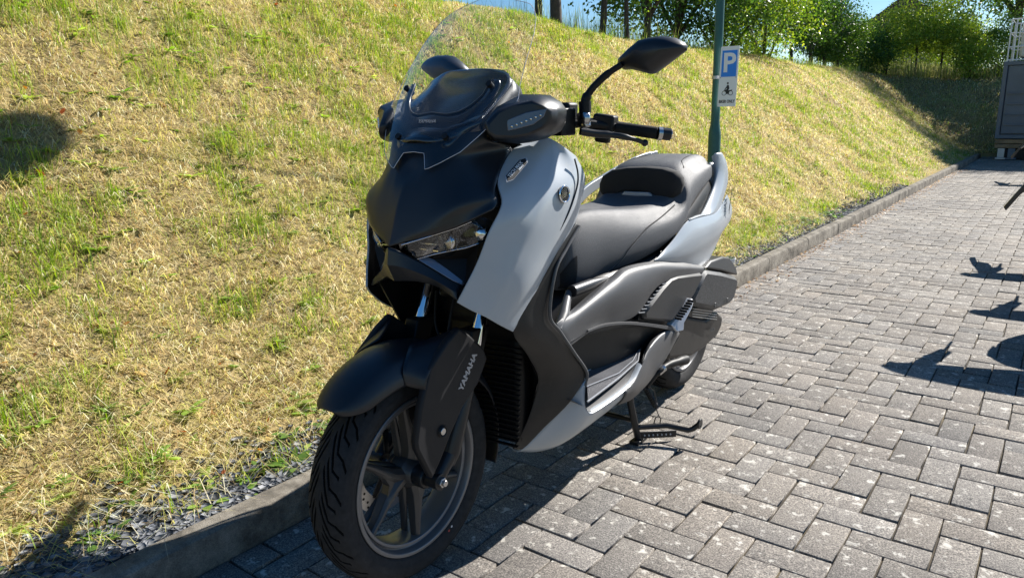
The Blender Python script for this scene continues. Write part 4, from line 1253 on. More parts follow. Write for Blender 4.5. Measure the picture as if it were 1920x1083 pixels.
# underside
m = MB(); m.prism([(-.42, -.11, .30), (-.55, -.11, .22), (-1.0, -.12, .21), (-1.1, -.12, .34), (-.5, -.12, .36)], (0, .24, 0)); m.build('belly_pan', M_dark, SC, bevel=.015)

# ---------------------------------------------------------------- stands
m = MB()
m.tube([(-.93, .125, .235), (-.965, .130, .12), (-1.0, .136, .012)], .0125, 14)
m.tube([(-.93, -.125, .235), (-.965, -.130, .12), (-1.0, -.136, .012)], .0125, 14)
m.tube([(-.93, -.125, .235), (-.93, .125, .235)], .014, 14)
m.tube([(-.975, -.13, .09), (-.975, .13, .09)], .009, 12)
for s_ in (1, -1):
    m.box((-1.0, .136 * s_, .008), (.07, .035, .012))
lug = [Vector((-.985, .137, .062)), at(1250, 797, Z=.060), at(1291, 806, Z=.052), at(1300, 803, Z=.058), at(1312, 794, Z=.078)]
m.tube(lug, .0095, 14)
m.lathe([(0, -.004), (.018, -.004), (.018, .004), (0, .004)], lug[-1], 'Y', 20)
# made-up bar standing in for the crossmember's shadow strip under the foot lever
a_, b_ = Vector((-.99, .137, .030)), at(1268, 812, Z=.022)
m.bar(a_, b_, .003, .026)
cs = m.build('centre_stand', M_blackmetal, SC, bevel=.0015)
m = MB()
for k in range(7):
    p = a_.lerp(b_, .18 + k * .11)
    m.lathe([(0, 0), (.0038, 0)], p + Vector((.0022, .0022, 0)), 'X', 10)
m.build('lever_light_spot', M_white, cs)  # white discs paint the spots of sunlight within that shadow strip
m = MB()
a_, b_ = at(1210, 726, .165), at(1229, 761, .165)
ax = (b_ - a_).normalized(); e1 = ax.cross(Vector((0, 1, 0))).normalized(); e2 = ax.cross(e1)
m.tube([a_ + (b_ - a_) * t + (e1 * math.cos(t * 2 * PI * 17) + e2 * math.sin(t * 2 * PI * 17)) * .0085 for t in np.linspace(0, 1, 220)], .0019, 6)
m.tube([b_, at(1235, 779, .165)], .0018, 6)
m.tube([at(1235, 779, .165), at(1229, 783, .165), at(1226, 793, .160), at(1237, 795, .160), at(1239, 784, .165)], .0022, 6, closed=True)
m.tube([at(1214, 722, .160), at(1226, 732, .168), at(1232, 757, .168)], .0022, 6)
m.build('stand_spring', M_blackmetal, cs)
m = MB(); m.tube(crom(A((1214, 722, .17), (1226, 706, .185), (1238, 694, .200), (1252, 684, .205), (1270, 678, .212), (1285, 674, .215)), 4), [.010] * 9 + [.011] * 4 + [.014] * 4 + [.018] * 4, 16)
ss = m.build('side_stand', M_black, SC)
m = MB(); m.tube(A((1233, 698, .193), (1245, 688, .204)), .0135, 16); m.build('collar', M_steel, ss)

# ---------------------------------------------------------------- nose lamps (pods), cowl under the screen, windscreen
po = A((974, 177, .190), (1011, 177, .240), (1035, 191, .270), (1047, 206, .285), (1045, 231, .283), (1034, 248, .268), (1004, 262, .235), (971, 270, .205), (930, 267, .180), (914, 252, .170), (905, 232, .160), (930, 200, .170))
pi_ = A((972, 198, .206), (1006, 190, .248), (1026, 199, .270), (1036, 210, .282), (1035, 228, .280), (1026, 240, .268), (1000, 252, .238), (970, 258, .212), (938, 257, .188), (926, 246, .180), (925, 230, .176), (945, 208, .188))
pi_ = [p + Vector((.022, 0, 0)) * (1 if i not in (3, 4) else .4) for i, p in enumerate(pi_)]
bk = [Vector((p.x - .10, p.y * .86, p.z)) for p in po]
m = MB(); n_ = len(po); vs = bk + po + pi_; fs = []
for a in (0, 1):
    for k in range(n_):
        l = (k + 1) % n_
        fs.append((a * n_ + k, a * n_ + l, (a + 1) * n_ + l, (a + 1) * n_ + k))
fs.append(tuple(range(2 * n_, 3 * n_))); fs.append(tuple(range(n_ - 1, -1, -1)))
m.add(vs, fs)
pods = both('lamp_pod', m, M_hood, bevel=.006, segs=3, smooth=50)
for pod, sgn in zip(pods, (1, -1)):
    le = A((944, 246, .208), (953, 225, .205), (985, 211, .238), (1021, 203, .275), (1010, 219, .270), (996, 234, .252), (960, 243, .222))
    pn = Vector((0, 0, 0)); pc = sum(pi_, Vector()) / len(pi_)
    for q in range(len(pi_)): pn += (pi_[q] - pc).cross(pi_[(q + 1) % len(pi_)] - pc)
    pn.normalize(); pn = pn if pn.x > 0 else -pn
    le = [p + Vector((1, 0, 0)) * ((pc - p).dot(pn) / pn.x) + pn * .0035 for p in le]
    m = MB(); m.prism(le, pn * -.012); (m if sgn == 1 else m.mirror()).build('turn_signal', M_amber, pod, bevel=.002)
    m = MB()
    for k in range(7):
        p = le[0].lerp(le[4], .12 + k * .13) + Vector((.001, .0, .006)); m.ball(p, .0035, (.4, 1, 1), 10)
    (m if sgn == 1 else m.mirror()).build('bulb', M_refl, pod)
# cowl (meter visor) below the screen
V_ = [[(880, 131, 0), (912, 130, .06), (944, 133, .094)],
      [(872, 136, 0), (915, 134, .07), (955, 142, .125)],
      [(850, 165, 0), (900, 160, .075), (958, 160, .140)],
      [(828, 200, 0), (875, 200, .075), (935, 190, .145)],
      [(806, 232, 0), (850, 236, .075), (905, 225, .148)],
      [(778, 264, 0), (822, 266, .06), (905, 246, .140)]]
rows = []
for r_ in V_:
    h = A(*r_); rows.append([Vector((p.x, -p.y, p.z)) for p in reversed(h[1:])] + h)
m = MB(); m.grid(patch(rows, 5, 5)); vis = m.build('meter_visor', M_visor, SC, solid=.004, smooth=60, off=0)
# visor sides
h = A((944, 133, .094), (955, 142, .125), (960, 160, .141), (936, 190, .145), (905, 225, .148), (905, 246, .140))
m = MB(); m.grid([h, [Vector((p.x - .045, p.y + .002, p.z - .03)) for p in h]]); both('visor_side', m, M_dark, solid=.004, smooth=50)
ys = np.concatenate([np.linspace(0, .033, 5), [.037, .044, .051, .060], np.linspace(.07, .205, 16)]) / .205
G = []
for s_ in list(-ys[:0:-1]) + list(ys):
    col = []
    zb = scr_bot(abs(s_) * .205); zt = 1.434 - .035 * abs(s_) ** 3
    for t in np.linspace(0, 1, 40):
        z = zb + (zt - zb) * t
        y = s_ * (scr_edge(z) if z > 1.16 else .205)
        col.append(Vector((scr_x(y, z), y, z)))
    G.append(col)
m = MB(); m.grid(G)
scr = m.build('windscreen', M_screen, SC, smooth=60)
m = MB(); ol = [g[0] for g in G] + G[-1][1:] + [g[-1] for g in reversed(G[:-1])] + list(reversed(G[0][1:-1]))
m.tube(ol, .0008, 6, closed=True); m.build('screen_edge_glint', M_edge, scr)
for y, z in ((.134, 1.205), (.076, 1.088)):
    m = MB(); p = Vector((scr_x(y, z), y, z)); m.tube([p + Vector((.004, 0, .003)), p + Vector((-.02, 0, -.012))], [.008, .006], 14); both('screen_bolt', m, M_black, scr)
oy = [(0, 1.105), (.03, 1.103), (.052, 1.09), (.062, 1.068), (.080, 1.062), (.100, 1.085), (.125, 1.125), (.146, 1.165), (.150, 1.20), (.143, 1.216)]
iy = [(0, 1.142), (.02, 1.140), (.045, 1.138), (.060, 1.140), (.075, 1.143), (.09, 1.150), (.105, 1.162), (.118, 1.18), (.122, 1.20), (.127, 1.216)]
def bpt(y, z, d=.016): return Vector((scr_x(abs(y), z) - d, y, z))
R1 = [bpt(-y, z) for y, z in reversed(oy[1:])] + [bpt(y, z) for y, z in oy]
R2 = [bpt(-y, z, .020) for y, z in reversed(iy[1:])] + [bpt(y, z, .020) for y, z in iy]
m = MB(); m.grid(patch([R1, [a.lerp(b, .5) + Vector((.004, 0, 0)) for a, b in zip(R1, R2)], R2], 4, 3, rv=lin))
m.build('screen_bracket', M_visor, scr, solid=.004, smooth=50, off=0)
place(text_mb('YAMAHA', .014, .0004), bpt(.0, 1.124, .009), (0, 1, 0), (-.6, 0, .8)).build('lettering', M_silver, scr, smooth=0)
m = MB(); m.tube(crom([p + Vector((.003, 0, .002)) for p in R2], 3), .0022, 6); m.build('bracket_edge', M_dark, scr)

# ---------------------------------------------------------------- handlebar and mirrors
hb = MB()
gi, go = at(1157, 239, .245), at(1233, 250, .352)
ge = at(1257, 252, .378)
hb.tube(crom([(-.40, 0, 1.07), (-.47, .10, 1.10), at(1096, 232, .185), gi], 5), .011, 14)
hb2 = hb.mirror(); hb.add(hb2.v, hb2.f)
hb.box((-.42, 0, 1.06), (.07, .16, .07)); hb.box((-.48, .135, 1.115), (.07, .09, .07)); hb.box((-.48, -.135, 1.115), (.07, .09, .07))
bar = hb.build('handlebar', M_black, SC, bevel=.004)
m = MB(); m.tube([gi, gi.lerp(go, .04), gi.lerp(go, .5), go], [.018, .0165, .016, .0165], 20); both('grip', m, M_rub, bar, bevel=.001)
m = MB(); d_ = (ge - go).normalized(); m.cur = 1; m.tube([go, go + d_ * .011], .0175, 20); m.cur = 0; m.tube([go + d_ * .011, go + d_ * .034], .0165, 20); m.cur = 1; m.tube([go + d_ * .034, go + d_ * .037], .0140, 20)
both('bar_end', m, [M_blackmetal, M_steel], bar)
gd = (go - gi).normalized()
m = MB(); p = gi - gd * .035; m.bar(p - gd * .030, p + gd * .030, .052, .060); m.bar(p - gd * .06 + Vector((.0, 0, -.01)), p - gd * .03 + Vector((0, 0, -.01)), .04, .05); m.bar(p - gd * .02 + Vector((.01, 0, -.035)), p + gd * .02 + Vector((.01, 0, -.035)), .03, .02)
both('switch_housing', m, M_black, bar, bevel=.006)
m = MB(); m.tube(crom(A((1088, 246, .205), (1120, 251, .235), (1146, 253, .262), (1168, 256, .288), (1195, 263, .315), (1205, 267, .322)), 4), [.010] * 8 + [.008] * 6 + [.006] * 7, 12); m.ball(at(1209, 268, .326), .0095)
both('brake_lever', m, M_blackmetal, bar)
m = MB(); m.tube([at(1090, 222, .195), at(1103, 222, .207)], .020, 16); m.bar(at(1092, 210, .19), at(1097, 240, .20), .022, .03)
both('mirror_clamp', m, M_steel, bar, bevel=.004)
m = MB(); m.box((-.50, .085, 1.12), (.06, .10, .08)); m.box((-.52, .13, 1.14), (.05, .08, .05)); m.tube([(-.47, .10, 1.13), (-.452, .10, 1.13)], .013, 16); both('bar_cover', m, M_black, bar, bevel=.008)
mo = [(1159, 122), (1161, 111), (1180, 92), (1201, 75), (1220, 70), (1242, 67.5), (1264, 71), (1280, 79), (1286, 86), (1285, 94), (1262, 112), (1228, 137), (1219, 139), (1200, 134), (1183, 130), (1170, 131)]
mf = [at(u, v, X=-.600) for u, v in mo]; c = sum(mf, Vector()) / len(mf) + Vector((0, 0, .006))
def mring(s, dx): return [Vector((p.x + dx, c.y + (p.y - c.y) * s, c.z + (p.z - c.z) * s)) for p in mf]
L_ = [mring(.93, -.016), mring(1.0, -.012), mring(1.0, .0), mring(.95, .014), mring(.78, .030), mring(.42, .040)]
m = MB(); n_ = len(mf); vs = [p for r_ in L_ for p in r_]; fs = []
for a in range(len(L_) - 1):
    for k in range(n_):
        l = (k + 1) % n_; fs.append((a * n_ + k, a * n_ + l, a * n_ + n_ + l, a * n_ + n_ + k))
fs.append(tuple(len(vs) - 1 - k for k in range(n_)))
m.add(vs, fs)
mir = both('mirror', m, M_hood, smooth=50)
m = MB(); m.add(mring(.93, -.0155), [tuple(range(n_))])
for o_, sgn in zip(mir, (1, -1)):
    (m if sgn == 1 else m.mirror()).build('mirror_glass', M_chrome, o_, smooth=0)
    s1 = MB(); s1.tube(crom(A((1096, 225, .200), (1097, 196, .200), (1101, 180, .204), (1116, 160, .222), (1140, 138, .25), (1166, 121, .285)), 5), [.013] * 11 + [.0095] * 10 + [.008] * 5, 14)
    s1.tube(A((1097, 212, .200), (1097, 190, .200)), .0165, 16)
    (s1 if sgn == 1 else s1.mirror()).build('stem', M_black, o_)
# ================================================================== lamp post and parking sign
M_green = plain('green_post_paint', (0.014, 0.085, 0.075), 0.42, var=.15, dust=.1)
M_galv = plain('galvanised_steel', (0.45, 0.46, 0.47), 0.45, metal=.8)
M_signw = plain('sign_white', (0.75, 0.76, 0.78), 0.35, var=.02)
M_signb = plain('sign_blue', (0.0, 0.20, 0.75), 0.35, var=.02)
M_signk = plain('sign_black', (0.012, 0.012, 0.014), 0.4)
lp = empty('lamp_post', (-1.179, 2.60, .20), 0, 'dark green round lamp post standing in the grass behind the scooter', 'lamp post')
m = MB(); m.lathe([(.0, 0), (.050, 0), (.046, .03), (.0435, .06), (.0435, .93), (.041, .96), (.032, 1.01), (.0305, 1.04), (.0295, 1.85), (.022, 2.4), (.012, 2.7), (.011, 4.2), (0, 4.2)], (0, 0, -.16), 'Z', 28)  # unseen upper part drawn thin so that its cast shadow stays faint
m.build('post', M_green, lp, smooth=30)
m = MB(); m.tube([(0, 0, 4.1), (.03, .02, 4.20), (.09, .10, 4.22)], .022, 10); m.lathe([(0, .10), (.10, .09), (.20, .045), (.235, .0), (.22, -.02), (.10, -.05), (0, -.06)], (.11, .12, 4.21), 'Z', 28)
m.build('lantern', M_galv, lp)
ps = empty('parking_sign', (-1.075, 2.539, 1.172), math.radians(4), 'white and blue biker parking sign with a white P, strapped to the green post', 'sign')
W_, H_ = .1256, .396
def rrect(w, h, r, n=5):
    pts = []
    for cx_, cy_, a0 in ((w / 2 - r, h / 2 - r, 0), (-w / 2 + r, h / 2 - r, PI / 2), (-w / 2 + r, -h / 2 + r, PI), (w / 2 - r, -h / 2 + r, 1.5 * PI)):
        for k in range(n + 1):
            a = a0 + PI / 2 * k / n; pts.append((cx_ + r * math.cos(a), cy_ + r * math.sin(a)))
    return pts
shear = .010 / .378
def sg(x, z, y=0.0): return Vector((x - shear * (H_ / 2 - z) , y, z))
m = MB(); m.prism([sg(x, z + H_ / 2) for x, z in rrect(W_, H_, .006)], (0, .003, 0)); m.build('plate', M_signw, ps)
m = MB(); m.prism([sg(x, z + H_ * .715, -.0012) for x, z in rrect(W_ * .82, H_ * .435, .003)], (0, .0012, 0)); bp = m.build('blue_panel', M_signb, ps)
mb = text_mb('P', .175, .0003, .004)
place(mb, sg(0, H_ * .715, -.0016), (1, 0, 0), (0, 0, 1)).build('letter', M_signw, bp, smooth=0)
mb = text_mb('BIKER ONLY', .0245, .0003, .0007)
mb.v = [(p[0] * .80, p[1] * 1.15, p[2]) for p in mb.v]
place(mb, sg(0, H_ * .082, -.0010), (1, 0, 0), (0, 0, 1)).build('lettering', M_signk, ps, smooth=0)
m = MB()   # pictogram: rider on a motorcycle
def disc(cx_, cz_, r1, r0=0, n=24):
    if r0 == 0: m.prism([sg(cx_ + r1 * math.cos(2 * PI * k / n), cz_ + r1 * math.sin(2 * PI * k / n), -.001) for k in range(n)], (0, .001, 0))
    else:
        for k in range(n):
            a, b2 = 2 * PI * k / n, 2 * PI * (k + 1) / n
            m.prism([sg(cx_ + r_ * math.cos(q), cz_ + r_ * math.sin(q), -.001) for r_, q in ((r0, a), (r1, a), (r1, b2), (r0, b2))], (0, .001, 0))
zc = H_ * .285 - .012
disc(-.022, zc - .012, .0155, .0122); disc(.024, zc - .012, .0155, .0122)
for poly in ([(-.026, .006), (-.006, .014), (.010, .006), (.034, .010), (.030, .003), (.012, -.004), (.004, -.018), (-.008, -.018), (-.012, -.002)],
             [(-.004, .012), (-.008, .034), (.0, .044), (.008, .040), (.013, .020), (.008, .008)], [(-.010, .030), (-.021, .012), (-.018, .009), (-.004, .024)], [(.004, .012), (.014, -.006), (.010, -.022), (.006, -.022), (.007, -.006), (-.002, .008)]):
    m.prism([sg(x, zc + z, -.0012) for x, z in poly], (0, .0012, 0))
disc(.000, zc + .0535, .0068); 
m.build('pictogram', M_signk, ps, smooth=0)
for sx_1 in (-1, 1):
    m = MB(); m.lathe([(0, -.002), (.003, -.002), (.003, .0)], sg(sx_1 * W_ * .42, H_ * .485), 'Y', 10); m.build('screw', M_signk, ps)
m = MB(); m.lathe([(.0325, -.011), (.0325, .011)], (-.1, .058, H_ * .50), 'Z', 24); m.bar((-.07, .045, H_ * .5), (-.02, .006, H_ * .5), .003, .02); m.build('strap', M_galv, ps)

# small white pot beside the post
px0 = -1.02; py0 = 2.16
pot = empty('flower_pot', (-.96, 2.42, float(bank_z(-.96, 2.42))), 0, 'small white pot with a green plant beside the post', 'pot')
m = MB(); m.lathe([(0, 0), (.030, 0), (.040, .050), (.043, .052), (.043, .058), (.038, .058), (.036, .048), (0, .046)], (0, 0, 0), 'Z', 28); m.build('bowl', M_signw, pot)
m = MB()
for k in range(26):
    a = rnd.uniform(0, 2 * PI); L = rnd.uniform(.02, .04); b0 = Vector((rnd.uniform(-.02, .02), rnd.uniform(-.02, .02), .046)); t = b0 + Vector((math.cos(a) * L * .8, math.sin(a) * L * .8, L * .8)); s_ = Vector((-math.sin(a), math.cos(a), 0)) * .006
    m.add([b0, (b0 + t) / 2 + s_, t, (b0 + t) / 2 - s_], [(0, 1, 2, 3)])
m.build('plant', plain('pot_plant', (.08, .16, .03), .5), pot, smooth=0)

# ================================================================== storage container on a pallet, with a caged tank on top
M_cont = plain('container_paint', (0.105, 0.13, 0.17), 0.5, var=.15, dust=.15, vscale=2)
M_contd = plain('dark_pane', (0.03, 0.036, 0.05), 0.6)  # even dark blue-grey of the house's window panes
M_wood = plain('weathered_wood', (0.24, 0.17, 0.10), 0.8, var=.35, vscale=9, grain=.4, gscale=60)
M_yel = plain('yellow_label', (.7, .5, .03), .5)
CX0, CX1, CY0, CY1, CZ0, CZ1 = -.52, 1.98, 17.0, 19.6, .46, 2.08
ct = empty('storage_container', ((CX0 + CX1) / 2, (CY0 + CY1) / 2, CZ0), 0, 'slate blue steel container at the far end of the paved lane', 'container')
def cl(x, y, z): return Vector((x - (CX0 + CX1) / 2, y - (CY0 + CY1) / 2, z - CZ0))
m = MB()
m.box(cl((CX0 + CX1) / 2, CY0 + 1.35, (CZ0 + CZ1) / 2), (CX1 - CX0 - .06, CY1 - CY0 - .1, CZ1 - CZ0 - .06)); m.build('wall', M_cont, ct)
m = MB()
for x in (CX0 + .04, CX0 + .86, CX1 - .86, CX1 - .04): m.box(cl(x, CY0 + .035, (CZ0 + CZ1) / 2), (.08, .08, CZ1 - CZ0))
for z in (CZ0 + .04, CZ1 - .04): m.box(cl((CX0 + CX1) / 2, CY0 + .03, z), (CX1 - CX0, .075, .08))
for x in (CX0 + .04, CX1 - .04): m.box(cl(x, CY1 - .04, (CZ0 + CZ1) / 2), (.08, .08, CZ1 - CZ0))
for z in (CZ0 + .03, CZ1 - .03):
    for x in (CX0 + .03, CX1 - .03): m.box(cl(x, (CY0 + CY1) / 2, z), (.06, CY1 - CY0 - .16, .06))
m.build('frame', M_cont, ct, bevel=.008)
for x0, x1 in ((CX0 + .10, CX0 + .80), (CX0 + .92, CX1 - .92), (CX1 - .80, CX1 - .10)):
    m = MB()
    for z in (.28, .50, .72, .94): m.prism([cl(x0 + .03, CY0 - .012, CZ0 + z), cl(x1 - .03, CY0 - .012, CZ0 + z), cl(x1 - .03, CY0 - .012, CZ0 + z + .035), cl(x0 + .03, CY0 - .012, CZ0 + z + .035)], (0, .05, 0))
    m.box(cl((x0 + x1) / 2, CY0 + .03, CZ0 + .82), (x1 - x0, .02, CZ1 - CZ0 - .2)); m.build('door_panel', M_cont, ct, bevel=.004)
m = MB()
for x in (CX0 + .83, CX1 - .83):
    m = MB(); m.tube([cl(x, CY0 - .02, CZ0 + .1), cl(x, CY0 - .02, CZ1 - .1)], .014, 8); m.build('locking_bar', M_galv, ct)
pl_ = empty('timber_pallet', (.7, 17.1, 0), 0, 'long brown timber beams under the container, on white and blue supports', 'pallet')
m = MB()
for z in (.30, .40):
    for yy in (0, .9, 1.8): m.box((0.03, yy, z), (2.46, .16, .085))
m.build('beam', M_wood, pl_, bevel=.006)
for x in (-.55, .6):
    m = MB(); m.box((x, -.083, .40), (.13, .004, .045)); m.build('yellow_label', M_yel, pl_)
for x, mt_ in ((-1.12, M_galv), (-.93, M_cont), (-.2, M_galv), (.6, M_galv)):
    m = MB(); m.box((x + .05, 0, .15), (.13, .14, .20)); m.box((x + .05, 0, .03), (.20, .18, .035)); m.build('support', mt_, pl_, bevel=.004)
m = MB(); m.box((.05, .9, .13), (2.3, 1.9, .20)); m.build('undercarriage', M_black, pl_)
M_sheet = plain('milky_plastic', (.55, .57, .56), .45, var=.25, vscale=3)
cg = empty('caged_tank', (.55, 17.6, CZ1), 0, 'milky plastic tank in a pale steel cage on top of the container', 'tank')
m = MB(); x0, x1, z1_ = -1.02, 1.1, .86
for z in (.03, .30, .58, .86):
    for yy in (-.55, .55): m.tube([(x0, yy, z), (x1, yy, z)], .014, 8)
    for x in (x0, x1): m.tube([(x, -.55, z), (x, .55, z)], .014, 8)
for k in range(2): pass
for x in (x0, x0 + .10, x0 + .9, x0 + 1.6, x1):
    for yy in (-.55, .55): m.tube([(x, yy, 0), (x, yy, z1_)], .014, 8)
m.build('cage', M_signw, cg)
m = MB(); m.box((.1, 0, .46), (1.86, 1.0, .76)); m.build('tank_body', M_sheet, cg, bevel=.06, segs=4)

# ================================================================== parked motorcycles at the right
M_bk = plain('motorcycle_black', (.012, .012, .013), .3, coat=.5)
M_brown = plain('rusty_brown', (.16, .05, .03), .5)
def motorcycle():
    """front towards +x, tail tip at x = 0"""
    t = empty('motorcycle')
    for nm, cx_, w_ in (('rear_wheel', .47, .085), ('front_wheel', 1.88, .06)):
        wh = MB(); wh.lathe([(.215, w_ * .7), (.235, w_), (.27, w_ * .98), (.30, w_ * .6), (.312, 0), (.30, -w_ * .6), (.27, -w_ * .98), (.235, -w_), (.215, -w_ * .7)], (cx_, 0, .312), 'Y', 48, closed_prof=True)
        w0 = wh.build(nm, M_rub, t)
        rm = MB(); rm.lathe([(.217, w_ * .7), (.20, w_ * .5), (.195, 0), (.20, -w_ * .5), (.217, -w_ * .7), (.205, 0)], (cx_, 0, .312), 'Y', 40, closed_prof=True)
        rm.tube([(cx_, -w_, .312), (cx_, w_, .312)], .04, 16)
        for k in range(5):
            a = 2 * PI * k / 5 + .4; rm.bar((cx_, 0, .312), (cx_ + .20 * math.cos(a), 0, .312 + .20 * math.sin(a)), .028, .02, (0, 1, 0))
        rm.build('rim', M_blackmetal, w0)
        dm = MB(); dm.lathe([(.13, -.055), (.13, -.06), (.08, -.06), (.08, -.055)], (cx_, 0, .312), 'Y', 36, closed_prof=True); dm.build('brake_disc', M_steel, w0)
    m = MB()   # tail and seat as a lofted body
    rows = []
    for x, z0, z1, w in ((.0, .90, .945, .03), (.10, .86, .965, .07), (.30, .80, .955, .10), (.50, .74, .93, .13), (.62, .72, .86, .15), (.85, .70, .82, .16), (1.05, .70, .84, .14)):
        rows.append([Vector((x, y_ * w, z)) for y_, z in ((0, z0), (-.7, z0 + .01), (-1, (z0 + z1) / 2), (-.75, z1 - .01), (0, z1), (.75, z1 - .01), (1, (z0 + z1) / 2), (.7, z0 + .01), (0, z0))])
    m.grid(patch(rows, 2, 3)); m.build('seat', M_seatb, t, smooth=60)
    m = MB(); rows = []
    for x, z0, z1, w in ((.98, .72, .84, .08), (1.05, .70, .96, .14), (1.25, .72, 1.04, .17), (1.42, .76, 1.04, .16), (1.52, .82, .98, .10)):
        rows.append([Vector((x, y_ * w, z)) for y_, z in ((0, z0), (-.8, z0 + .02), (-1, (z0 + z1) / 2), (-.7, z1 - .02), (0, z1), (.7, z1 - .02), (1, (z0 + z1) / 2), (.8, z0 + .02), (0, z0))])
    m.grid(patch(rows, 3, 3)); m.build('fuel_tank', M_bk, t, smooth=60)
    m = MB(); m.box((1.02, 0, .50), (.42, .30, .32)); m.box((1.22, 0, .60), (.22, .34, .20)); m.box((.85, 0, .58), (.3, .2, .2)); m.tube([(1.16, 0, .62), (1.50, 0, .92)], .03, 10); m.build('engine', M_blackmetal, t, bevel=.03)
    m = MB(); m.bar((.47, -.11, .312), (.92, -.10, .42), .03, .06); m.bar((.47, .11, .312), (.92, .10, .42), .03, .06); m.build('swing_arm', M_blackmetal, t, bevel=.006)
    for s_ in (-1, 1):
        m = MB(); m.tube([(1.88, .09 * s_, .30), (1.62, .09 * s_, .98)], .025, 12); m.build('fork_tube', M_steel, t)
    m = MB(); m.tube(crom([(1.44, -.40, 1.04), (1.50, -.28, 1.08), (1.60, -.08, 1.03), (1.60, .08, 1.03), (1.50, .28, 1.08), (1.44, .40, 1.04)], 4), .014, 10); m.build('handlebar', M_black, t)
    for s_ in (-1, 1):
        m = MB(); m.tube([(1.52, .25 * s_, 1.08), (1.56, .34 * s_, 1.24)], .007, 8); m.ball((1.56, .40 * s_, 1.27), .085, (.2, 1, .6)); m.build('mirror', M_black, t)
    m = MB(); m.ball((1.74, 0, .92), .10, (.7, 1, 1)); m.build('headlight', M_refl, t)
    m = MB(); m.tube([(1.1, -.14, .36), (.75, -.17, .34), (.42, -.19, .50)], [.025, .05, .055], 16); m.build('exhaust', M_steel, t)
    m = MB(); m.prism([(.06, -.012, .86), (.16, -.012, .88), (.10, -.012, .62), (.04, -.012, .60)], (0, .024, 0)); m.box((.06, 0, .60), (.012, .20, .13), Matrix.Rotation(.35, 3, 'Y')); m.build('plate_holder', M_bk, t)
    for s_ in (-1, 1):
        m = MB(); m.tube([(.10, 0, .84), (.10, .13 * s_, .85)], .008, 8); m.ball((.10, .15 * s_, .85), .028, (.6, 1, .7), 10); m.build('turn_signal', M_amber, t)
    m = MB(); m.ball((.01, 0, .905), .03, (.5, 1.3, .7), 10); m.build('tail_light', M_red, t)
    m = MB(); rows = []
    for q in range(9):
        a = math.radians(40 + q * 13); rows.append([Vector((.47 + .345 * math.cos(a), y_, .312 + (.345 - abs(y_) * .3) * math.sin(a))) for y_ in (-.09, -.05, 0, .05, .09)])
    m.grid(rows); m.build('mudguard', M_bk, t, solid=.004)
    m = MB(); rows = []
    for q in range(9):
        a = math.radians(30 + q * 15); rows.append([Vector((1.88 + .335 * math.cos(a), y_, .312 + (.335 - abs(y_) * .3) * math.sin(a))) for y_ in (-.07, -.04, 0, .04, .07)])
    m.grid(rows); m.build('mudguard', M_bk, t, solid=.004)
    # long low tail flap reaching back behind the wheel
    m = MB(); m.prism([(-.235, -.035, .33), (-.255, -.035, .36), (-.13, -.035, .56), (.06, -.035, .84), (.15, -.035, .84), (.10, -.035, .72), (-.05, -.035, .52), (-.11, -.035, .50), (-.15, -.035, .47)], (0, .07, 0)); fl_ = m.build('tail_flap', M_bk, t, bevel=.006)
    m = MB(); m.tube([(-.13, -.04, .50), (-.10, -.05, .53), (-.06, -.045, .56)], .007, 8); m.build('bracket', M_galv, fl_)
    return t
def copy_tree(o, parent=None, skip=()):
    c = o.copy(); COL.objects.link(c)
    if parent is not None: c.parent = parent
    for ch in list(o.children):
        if ch.name.split('.')[0] in skip: continue
        copy_tree(ch, c, skip)
    return c
mc = motorcycle()
BK = [((.74, 4.50), .04, 'black motorcycle whose long tail flap sticks into view at the right edge', ()),
      ((.685, 2.14), -.06, 'black motorcycle parked just outside the right edge, casting the largest shadow on the paving', ('tail_flap',)),
      ((.90, 3.40), .02, 'black motorcycle parked between two others, its tail shadow reaching onto the paving', ('tail_flap',)),
      ((.36, 11.7), .05, 'black motorcycle farthest down the lane in front of the container', ())]
for i, ((x, y_), a, lb, skip) in enumerate(BK):
    o = mc if i == 0 else copy_tree(mc, None, skip)
    o.location = (x, y_, 0); o.rotation_euler = (0, 0, a)
    tag(o, lb, 'motorcycle', 'motorcycles parked along the right edge')

